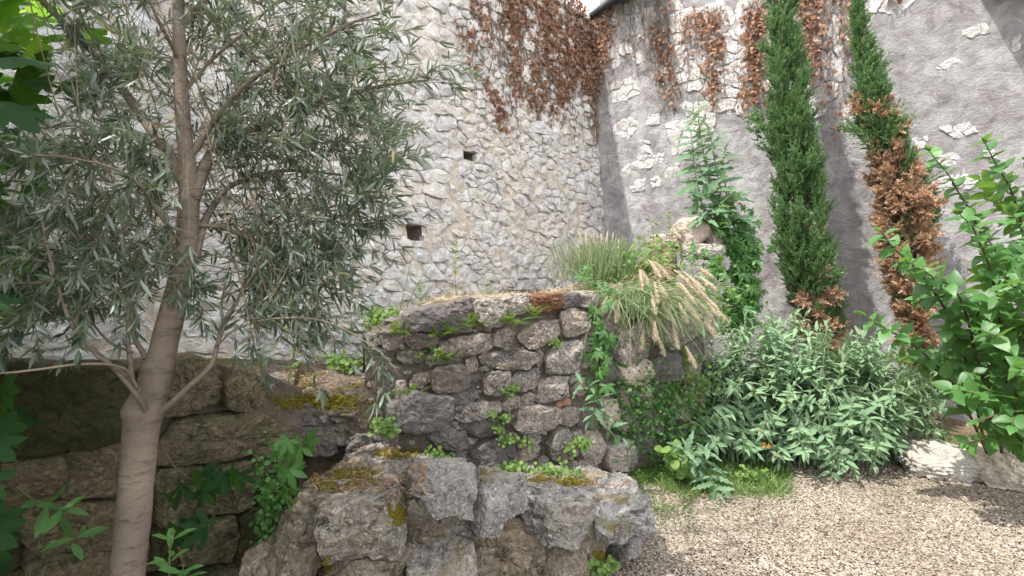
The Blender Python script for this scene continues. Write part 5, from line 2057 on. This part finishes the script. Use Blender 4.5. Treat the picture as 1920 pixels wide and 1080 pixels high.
# ------------------------------------------------------------------ small-leaved wall plants
RL = [leaf(.026, .024, [(0, .3), (.2, .95), (.55, 1.0), (.85, .6), (1, 0)], .15, .2, k, .05) for k in range(3)]


def clump(label, x, y, D, sx, sy, n, size=(.6, 1.2), mat=None, group="leafy weeds in the walls", name="wall_weed", T=None, dz=.05, n_parts=0, up=.3):
    b = P(x, y, D)
    t = thing(name, label, "weed", b, group)
    k = max(2, n // 26)
    cx, cy = R.normal(0, sx * .7, k), R.normal(0, sy * .7, k)
    i = R.integers(0, k, n)
    pos = np.array([P(x + cx[j] + rnd.gauss(0, sx * .55), y + cy[j] + rnd.gauss(0, sy * .55), D + rnd.gauss(-.03, dz)) for j in i])
    d = R.normal(0, .7, (n, 3)) + np.array([0, -.3, up])
    nr = np.array([0, -.75, .75]) + R.normal(0, .4, (n, 3))
    M = frames(pos, d, nr, R.uniform(*size, n))
    TT = T or RL
    scatter(t, "leaf", "foliage", TT, M, R.integers(0, len(TT), n), mat or M_WEED, n_parts)
    sb = MB()
    for q in pos[::max(1, n // 24)]:
        V, F = tube(smooth_path([b + [0, .05, 0], (b + q) / 2 + R.normal(0, .01, 3), q], 6), .0012, 3)
        sb.add(V, F)
    sb.build("stem", M_STEM, t, b)
    return t


clump("dense dark green curtain of tiny round leaves on the right end of the middle wall", 1190, 765, 3.7, 36, 50, 900, (.6, 1.15), M_CREEP, n_parts=120)
clump("small leaved green plant along the wall foot behind the grey green bush", 1255, 800, 3.82, 34, 50, 760, (.6, 1.25), M_CREEP, n_parts=80)
clump("pale lobed weed hanging under the drooping seed heads beside the bush", 1296, 725, 3.98, 22, 44, 420, (.8, 1.4), n_parts=60)
clump("tiny leaved plant filling the dark gap between block wall and ruin", 505, 950, 2.3, 20, 52, 420, (.5, .95), M_CREEP, n_parts=100)
clump("low green weeds at the wall foot behind the ruin, left of the mossy patch", 965, 882, 3.0, 24, 9, 200, (.6, 1.1), n_parts=60)
clump("low clover like weeds on the ruin top in front of the wall", 1040, 886, 2.95, 26, 9, 190, (.6, 1.1), n_parts=60)
clump("leafy weed between the ledge and the left end of the middle wall", 735, 815, 2.95, 20, 12, 130, (.7, 1.3), n_parts=40)
clump("round pale green weed in the joint at the centre of the middle wall", 940, 792, 3.3, 9, 10, 90, (.6, 1.0))
clump("yellowish weed in the joint under the squarish middle stones", 958, 742, 3.3, 10, 8, 70, (.5, .9))
clump("small weed sprouting in the upper right joint near the red brick", 1050, 640, 3.45, 12, 8, 60, (.5, .9))
clump("pale weed low on the wall beside the upright dark stone", 975, 828, 3.3, 13, 9, 90, (.6, 1.0))
clump("weed at the right foot of the middle wall above the flat ruin stone", 1085, 830, 3.4, 13, 12, 120, (.7, 1.1))
clump("little weed below the left dark stone above the mossy ruin slab", 815, 848, 3.15, 16, 9, 110, (.6, 1.0))
clump("sparse weed under the long pale capstone at the upper left of the wall", 800, 655, 3.2, 14, 6, 50, (.5, .9))
clump("green weed at the right lower corner of the ruin on the gravel", 1135, 1065, 2.45, 16, 12, 110, (.6, 1.1))
clump("yellow green weeds growing where the rubble wall meets the ledge", 710, 600, 3.9, 24, 16, 170, (.8, 1.6))
clump("low weeds on the soil at the foot of the rubble wall behind the olive twigs", 640, 680, 3.5, 30, 14, 150, (.7, 1.4))
clump("mixed green weeds with tiny leaves on the grassy mound", 1210, 505, 4.2, 50, 26, 520, (.8, 1.5), n_parts=60)
clump("leafy weeds below the tall weed on the right side of the mound", 1330, 570, 4.3, 22, 30, 260, (.8, 1.5), n_parts=40)
clump("broad bright weed on the grass at the foot of the bush", 1275, 868, 3.55, 24, 14, 60, (1.8, 3.2), M_WEED, n_parts=40)
clump("pale clover among the grass in front of the grey green bush", 1395, 890, 3.65, 24, 8, 110, (.6, 1.1))


# ferns
def frond(L, seed):
    g = np.random.default_rng(seed)
    mb = MB()
    n = 13
    t = np.linspace(0, 1, n)
    sp = np.c_[g.normal(0, .02) * t * t * L * 3, t * L, -.45 * L * t ** 2 + .08 * L * t]
    V, F = tube(sp, np.linspace(.0012, .0005, n), 3, cap=False)
    mb.add(V, F)
    for i in range(2, n):
        w = L * .20 * math.sin(math.pi * (t[i] * .9 + .08)) + .002
        for s in (1, -1):
            a = sp[i]
            b = a + np.array([s * w, w * .35, -.1 * w])
            m = (a + b) / 2
            q = np.array([0, L * .032, 0])
            mb.add([a, m - q, b, m + q], np.array([(0, 1, 2, 3)]) if s > 0 else np.array([(0, 3, 2, 1)]))
    V, F = mb.get()
    Q = np.concatenate([f for f in F if f.shape[1] == 4])
    return V, np.concatenate([Q[:, [0, 1, 2]], Q[:, [0, 2, 3]]])


FR = [frond(.145, 600 + k) for k in range(4)]
for (x, y, D, n, s, lab) in (
        (890, 612, 3.25, 14, .85, "dark fern in the joint between the first and second capstone"), (955, 605, 3.32, 18, .95, "largest dark fern hanging under the middle capstone"),
        (1000, 592, 3.38, 12, .8, "dark fern tuft below the rust red capstone"), (858, 622, 3.22, 12, .8, "bright fern under the right end of the long left capstone"),
        (840, 680, 3.2, 14, .8, "yellow green fern on top of the big dark stone in the wall"), (830, 632, 3.2, 10, .7, "yellowish fern below the long left capstone"),
        (770, 738, 3.0, 10, .8, "small bright fern at the left end of the wall above the ledge"), (742, 628, 3.2, 10, .9, "grey green fern at the left shoulder of the wall"),
        (935, 690, 3.28, 9, .6, "small fern in the joint at the middle of the wall"), (1230, 655, 3.85, 10, .9, "fern in the shade below the drooping seed heads")):
    b = P(x, y, D)
    t = thing("fern", lab, "fern", b, "ferns in the wall joints")
    for k in range(n):
        a = rnd.uniform(-1.6, 1.6)
        dd = np.array([math.sin(a), -.45 * math.cos(a) - .25, rnd.uniform(.1, 1.3)])
        M = frames([b + np.array([0, -.05, .01]) + R.normal(0, .012, 3) * [2.4, .3, .6]], [dd], [[0, -.25, 1.0]], s * rnd.uniform(.7, 1.15))
        V, F = FR[k % 4]
        obj("frond", xform(V, M)[0], F, M_FERN, t, b)

# ------------------------------------------------------------------ grasses
def blade_path(b, d, L, droop, n=7):
    t = np.linspace(0, 1, n)[:, None]
    d = unit(d)
    h = np.array([d[0], d[1], 0])
    return b + d * L * t + (h * .25 - np.array([0, 0, 1.0])) * droop * L * t ** 2.2


def ribbon(p, w, face):
    n = len(p)
    t = unit(np.gradient(p, axis=0))
    s = unit(np.cross(t, face))
    ww = w * np.sin(np.pi * np.clip(np.linspace(.25, 1, n), 0, 1))[:, None] + w * .05
    V = np.empty((2 * n, 3))
    V[0::2], V[1::2] = p - s * ww, p + s * ww
    i = np.arange(n - 1) * 2
    return V, np.stack([i, i + 1, i + 3, i + 2], 1)


def plume(p, r, seed, nb=150):
    """fuzzy seed head along path p"""
    g = np.random.default_rng(seed)
    n = len(p)
    tg = unit(np.gradient(p, axis=0))
    V, F = tube(p, r * .42 * np.sin(np.pi * np.linspace(.10, .97, n)) + .0012, 5)
    V = V + g.normal(0, .0012, V.shape)
    mb = MB()
    mb.add(V, F)
    t = g.uniform(0, n - 1.01, nb)
    i = t.astype(int)
    a = p[i] + (p[i + 1] - p[i]) * (t - i)[:, None]
    f = np.sin(np.pi * np.clip(t / (n - 1) * .9 + .07, 0, 1))
    d = unit(np.cross(tg[i], g.normal(0, 1, (nb, 3)))) * .62 + tg[i] * .85
    l = r * 1.9 * f + .004
    s = unit(np.cross(d, g.normal(0, 1, (nb, 3)))) * .0014
    b = a + unit(d) * l[:, None]
    m = a * .45 + b * .55
    W = np.stack([a, m + s, b, m - s], 1).reshape(-1, 3)
    k = np.arange(nb) * 4
    mb.add(W, np.stack([k, k + 1, k + 2, k + 3], 1))
    return mb.get()


fgx = thing("fountain_grass", "drooping grass with many fluffy straw coloured seed heads spilling over the middle wall", "grass", P(1180, 560, 3.85))
bl = MB()
center = P(1180, 565, 3.85)
for k in range(900):
    b = P(rnd.gauss(1190, 40), rnd.gauss(568, 10), 3.85 + rnd.gauss(0, .12))
    a = rnd.gauss(-1.2, 1.0)
    d = np.array([math.cos(a), math.sin(a), rnd.uniform(.3, 1.5)])
    p = blade_path(b, d, rnd.uniform(.22, .55), rnd.uniform(.5, 1.15))
    V, F = ribbon(p, .0028, R.normal(0, 1, 3))
    bl.add(V, F)
bl.build("blades", M_BLUEGRASS, fgx, WL[fgx.name], "stuff")
HEADS = []   # (tip px, tip py)
tips = [(1085, 600), (1100, 615), (1118, 588), (1128, 592), (1142, 588), (1155, 605), (1150, 660), (1172, 630), (1203, 655), (1247, 668), (1228, 640), (1225, 608), (1235, 642),
        (1272, 655), (1305, 690), (1345, 632), (1338, 600), (1350, 592), (1366, 605), (1347, 580), (1334, 570), (1318, 560), (1338, 522), (1345, 545), (1300, 540), (1322, 545),
        (1258, 525), (1240, 520), (1218, 540), (1205, 545), (1195, 560), (1215, 575), (1235, 570), (1260, 580), (1280, 590), (1300, 585), (1310, 600), (1320, 612), (1290, 605),
        (1270, 570), (1250, 560), (1290, 562), (1180, 585), (1188, 600), (1210, 590), (1268, 615), (1160, 570), (1145, 565), (1230, 590), (1255, 600), (1325, 590), (1285, 575), (1305, 570), (1240, 610)]
for k, (tx, ty) in enumerate(tips):
    D = rnd.uniform(3.45, 3.8)
    tip = P(tx, ty, D)
    b = P(rnd.gauss(1185, 22), rnd.gauss(560, 8), 3.85)
    L = np.linalg.norm(tip - b)
    mid = (b + tip) / 2 + np.array([0, -.05, .10 + .16 * L + max(0, (tip[2] - b[2]) * .3)])
    p = smooth_path([b, mid, tip], 34)
    V, F = tube(p[:22], .0013, 4)
    st_ = obj("stalk", V, F, M_STRAW, fgx, b)
    q = p[17:]
    keep = .15 + rnd.uniform(0, .05)
    dd = np.concatenate([[0], np.cumsum(np.linalg.norm(np.diff(p[::-1], axis=0), axis=1))])
    q = p[::-1][dd < keep][::-1]
    if len(q) < 6:
        q = p[-6:]
    q = smooth_path(q, 12)
    V, F = plume(q, rnd.uniform(.016, .023), 700 + k, 300)
    obj("seed_head", V, F, M_STRAW, st_, q[0])

tg_ = thing("tall_grass", "clump of tall upright bluish grass with thin pale spikes in front of the wall corner", "grass", P(1130, 520, 4.3))
bl, sp = MB(), MB()
for k in range(900):
    b = P(rnd.gauss(1125, 34), rnd.uniform(500, 535), 4.3 + rnd.gauss(0, .14))
    d = np.array([rnd.gauss((b[0] - .72) * .5, .22), rnd.gauss(-.05, .2), 1])
    p = blade_path(b, d, rnd.uniform(.18, .42), rnd.uniform(.0, .3))
    V, F = ribbon(p, .0024, R.normal(0, 1, 3))
    bl.add(V, F)
bl.build("blades", M_BLUEGRASS, tg_, WL[tg_.name], "stuff")
for k in range(62):
    x = rnd.gauss(1115, 34)
    b = P(1120 + (x - 1115) * .6, 515, 4.3 + rnd.gauss(0, .1))
    tip = P(x + rnd.gauss(-4, 12), rnd.uniform(428, 490), 4.3 + rnd.gauss(0, .14))
    p = smooth_path([b, (b + tip) / 2 + R.normal(0, .01, 3), tip], 18)
    V, F = tube(p, .0011, 4)
    sp.add(V, F)
    V, F = plume(smooth_path(p[-6:], 8), .006, 900 + k, 50)
    obj("seed_spike", V, F, M_STRAW, tg_, p[-6])
sp.build("stalks", M_STRAW, tg_, WL[tg_.name], "stuff")

# dry grass along the foot of the rubble wall
dg = MB()
for k in range(1500):
    x = rnd.uniform(760, 1080)
    D = rnd.uniform(3.75, 4.7)
    X = (x - 960) / F_PX * D
    zg = float(terrace_z(np.array([[X]]), np.array([[D]]))[0, 0])
    b = np.array([X, D, zg])
    p = blade_path(b, np.array([rnd.gauss(0, .8), rnd.gauss(0, .8), rnd.uniform(.1, .9)]), rnd.uniform(.05, .16), rnd.uniform(.2, .9), 5)
    V, F = ribbon(p, .0022, R.normal(0, 1, 3))
    dg.add(V, F)
tag(dg.build("dry_grass", M_STRAW, None, (0, 0, 0), "stuff"), "short dry straw coloured grass on the ledge at the foot of the rubble wall", "grass")

# green grass at the edge of the gravel
gg = MB()
for (x0, x1, y0, y1, n, l0, l1) in ((1150, 1260, 868, 920, 2600, .05, .15), (1240, 1480, 872, 940, 5200, .05, .15), (1180, 1300, 905, 990, 700, .03, .07), (1300, 1420, 865, 900, 700, .06, .16), (1160, 1500, 930, 1000, 260, .02, .05)):
    for k in range(n):
        u = rnd.random()
        x, y = rnd.uniform(x0, x1), rnd.triangular(y0, y1, y0 + .35 * (y1 - y0))
        D = EYE * F_PX / (y - HZ)
        b = np.array([(x - 960) / F_PX * D, D, 0.0])
        if fbm(b[None] * 5, 21, 2)[0] < -.25 and rnd.random() < .7:
            continue
        p = blade_path(b, np.array([rnd.gauss(0, .5), rnd.gauss(-.1, .5), 1]), rnd.uniform(l0, l1), rnd.uniform(.1, .6), 5)
        V, F = ribbon(p, .0026, R.normal(0, 1, 3))
        gg.add(V, F)
tag(gg.build("grass", M_GRASS, None, (0, 0, 0), "stuff"), "patch of fresh green grass between the wall foot and the gravel", "grass")

# fallen twigs, bark and dead leaves on the ledge and on the ruin
lt = MB()
bvh_src = []
dep = bpy.context.evaluated_depsgraph_get()
dep.update()


def drop(x, y):
    o = Vector((0, 0, EYE))
    d = Vector(((x - 960) / F_PX, 1.0, -(y - HZ) / F_PX)).normalized()
    ok, loc, nrm, _, ob, _ = SC.ray_cast(dep, o, d)
    return (np.array(loc), np.array(nrm), ob) if ok else (None, None, None)


for (x0, x1, y0, y1, n) in ((500, 745, 690, 735, 420), (580, 800, 838, 925, 620), (760, 1080, 545, 575, 160), (1000, 1180, 880, 915, 80)):
    for k in range(n):
        x, y = rnd.uniform(x0, x1), rnd.uniform(y0, y1)
        p, nn, ob = drop(x, y)
        if p is None or nn[2] < .35 or ob.name.split(".")[0] in ("leaf", "foliage", "twigs", "branch", "trunk"):
            continue
        a = rnd.uniform(0, 3.14)
        t = unit(np.cross(nn, [math.cos(a), math.sin(a), .2]))
        L = rnd.uniform(.02, .075)
        if rnd.random() < .6:
            V, F = tube(np.array([p - t * L * .5, p + nn * .006 + R.normal(0, .003, 3), p + t * L * .5]) + nn * .003, rnd.uniform(.0009, .0022), 4)
            lt.add(V, F)
        else:
            V, F = ribbon(np.array([p - t * .02, p + nn * .008, p + t * .02]) + nn * .002, .0045, nn + R.normal(0, .3, 3))
            lt.add(V, F)
tag(lt.build("litter", M_LITTER, None, (0, 0, 0), "stuff"), "dry twigs and dead olive leaves lying on the ledge and the ruin", "litter")

# moss cushions
ms = MB()
for (x0, x1, y0, y1, n) in ((575, 720, 870, 925, 900), (700, 790, 838, 862, 420), (725, 765, 915, 985, 500), (1030, 1100, 895, 912, 260), (500, 700, 735, 770, 700), (600, 640, 1040, 1080, 200), (1105, 1150, 1030, 1075, 260), (985, 1030, 888, 905, 120), (840, 866, 905, 950, 0)):
    for k in range(int(n * 1.7)):
        x, y = rnd.triangular(x0, x1, (x0 + x1) / 2), rnd.triangular(y0, y1, (y0 + y1) / 2)
        p, nn, ob = drop(x, y)
        if p is None or ob.name.split(".")[0] not in ("stone", "joint_fill", "rubble_core"):
            continue
        if fbm(p[None] * 9, 77, 2)[0] < -.05:
            continue
        r = rnd.uniform(.003, .009)
        V = ico * r * (1 + .3 * R.normal(0, 1, (12, 1))) * [1, 1, .7] + p
        ms.add(V, icoF)
tag(ms.build("moss", M_MOSS, None, (0, 0, 0), "stuff"), "cushions of ochre green moss on the ruin and the ledge", "moss")


# ------------------------------------------------------------------ single weeds
def serrated(L, W, seed):
    pr = []
    g = np.random.default_rng(seed)
    for i, t in enumerate(np.linspace(0, 1, 11)):
        w = math.sin(math.pi * (t * .88 + .08)) * (1.0 if i % 2 else .55)
        pr.append((t, 0 if t == 1 else max(w, .08)))
    return leaf(L, W, pr, .25, g.uniform(.15, .6), seed, .05)


ST = [serrated(.17, .055, 800 + k) for k in range(4)]
th = thing("sow_thistle", "tall pale green weed with toothed leaves rising above the mound against the grey wall", "weed", P(1340, 440, 4.7))
outs = []
for s in ([(1345, 440, 4.7), (1330, 340, 4.7), (1312, 250, 4.7), (1310, 198, 4.7)], [(1350, 440, 4.7), (1350, 360, 4.65), (1340, 300, 4.65), (1330, 245, 4.65)],
          [(1355, 440, 4.72), (1362, 370, 4.7), (1355, 310, 4.7), (1358, 285, 4.7)], [(1335, 440, 4.7), (1315, 380, 4.68), (1302, 310, 4.68), (1296, 250, 4.68)]):
    p = smooth_path(pxp(*s), 30)
    V, F = tube(p, np.linspace(.008, .003, 30), 6)
    obj("stem", V, F, M_STEM, th, p[0])
    leaf_pairs(p, .04, .075, outs, .85, .1, (1.1, 1.7), 1.1, .45, face=.8)
for k in range(26):
    b = P(rnd.uniform(1305, 1375), rnd.uniform(370, 430), 4.65)
    outs.append((b, R.normal(0, .6, 3) + [0, -.3, .05], np.array([0, -.5, .9]) + R.normal(0, .3, 3), rnd.uniform(.8, 1.3)))
outs_to(th, outs, ST, M_THISTLE, 200)

WT = [leaf(.10, .034, [(0, .2), (.3, .8), (.6, 1), (.85, .5), (1, 0)], .3, .15, k) for k in range(3)]


def sprig(label, stems, size, mat, T, step=.05, name="weed_sprig", group=None, flowers=0, i0=.1, cat="weed"):
    b = P(*stems[0][0])
    t = thing(name, label, cat, b, group)
    outs = []
    for s in stems:
        p = smooth_path(pxp(*s), 20)
        V, F = tube(p, np.linspace(.003, .0014, 20), 5)
        sm = obj("stem", V, F, M_STEM, t, p[0])
        leaf_pairs(p, i0, step, outs, .8, 0, size, 1.4, .2)
        if flowers:
            fl = MB()
            for k in range(12):
                V, F = leaf(.022, .008, [(0, .3), (.5, 1), (1, 0)], .2, -.1, k)
                fl.add(xform(V, frames([p[-1]], [[math.cos(k * .52), math.sin(k * .52), .5]], [[0, 0, 1.0]]))[0], F)
            V, F = fl.get()
            obj("flower", V, F, M_YELLOW, sm, p[-1])
    outs_to(t, outs, T, mat, 40)
    return t


sprig("bright green seedling with pointed leaves low beside the olive trunk", [[(318, 1110, 1.55), (318, 1040, 1.52), (322, 1005, 1.5)], [(335, 1120, 1.5), (338, 1085, 1.48), (345, 1060, 1.46)]],
      (.55, .8), M_CREEP, WT, .05)
sprig("single upright leafy shoot before the rubble wall above the capstones", [[(856, 560, 4.4), (853, 505, 4.4), (856, 458, 4.4)]], (.7, 1.0), M_CREEP, WT, .055, i0=.45)
sprig("short green shoot standing behind the middle capstone", [[(912, 562, 4.2), (912, 545, 4.2), (914, 530, 4.2)]], (.6, .9), M_WEED, WT, .04)
sprig("small bright shoot at the foot of the rubble wall left of the capstones", [[(788, 575, 4.2), (788, 555, 4.2), (790, 535, 4.2)]], (.6, .9), M_WEED, WT, .04)
sprig("thin tall dry stems standing before the rubble wall beside the olive twigs", [[(745, 600, 3.9), (762, 530, 3.9), (772, 480, 3.9)], [(752, 600, 3.9), (785, 530, 3.9), (808, 498, 3.9)]], (.12, .25), M_WEED, WT, .07)
sprig("yellow flowered weed with upright leaves beside the pinkish stone on the mound",
      [[(1215, 520, 4.4), (1212, 490, 4.4), (1210, 462, 4.4)], [(1248, 520, 4.4), (1252, 490, 4.4), (1254, 460, 4.4)], [(1190, 530, 4.3), (1190, 510, 4.3), (1189, 492, 4.3)], [(1300, 530, 4.3), (1298, 512, 4.3), (1296, 500, 4.3)]],
      (.4, .75), M_WEED, ST, .05, flowers=1)
sprig("leafy weed with rounded bright leaves behind the yellow flowers on the mound", [[(1222, 480, 4.6), (1225, 440, 4.6), (1218, 415, 4.6)], [(1250, 480, 4.6), (1256, 430, 4.6), (1254, 402, 4.6)]], (.7, 1.1), M_CREEP, WT, .07, i0=.3)
sprig("pale dusty weed with large arrow shaped leaves before the right end of the wall",
      [[(1135, 770, 3.35), (1110, 735, 3.32), (1085, 715, 3.3)], [(1140, 790, 3.35), (1118, 765, 3.3), (1105, 790, 3.28)], [(1140, 800, 3.35), (1150, 815, 3.3), (1168, 822, 3.28)]], (.5, .85), M_THISTLE, ST, .07)
sprig("weedy stem with drooping leaves on the left edge of the block wall", [[(30, 915, 1.75), (70, 940, 1.7), (120, 955, 1.65)], [(120, 1030, 1.75), (140, 1010, 1.7), (150, 1000, 1.68)]], (.7, 1.1), M_CREEP, WT, .06, i0=.5)
sprig("thin weeds with long pale leaves beside the small block at the ledge end",
      [[(490, 720, 2.8), (486, 640, 2.8), (470, 560, 2.8)], [(540, 720, 3.0), (560, 620, 3.0), (575, 560, 3.0)], [(555, 715, 3.1), (545, 640, 3.1), (520, 590, 3.1)]], (.5, 1.0), M_WEED, WT, .09, i0=.2)
sprig("grassy weed leaning over the gravel edge in front of the bush",
      [[(1320, 880, 3.6), (1335, 900, 3.4), (1345, 925, 3.3)], [(1300, 870, 3.6), (1290, 850, 3.5), (1275, 840, 3.45)], [(1310, 870, 3.6), (1320, 850, 3.5), (1330, 840, 3.45)]], (.5, 1.0), M_THISTLE, ST, .06)
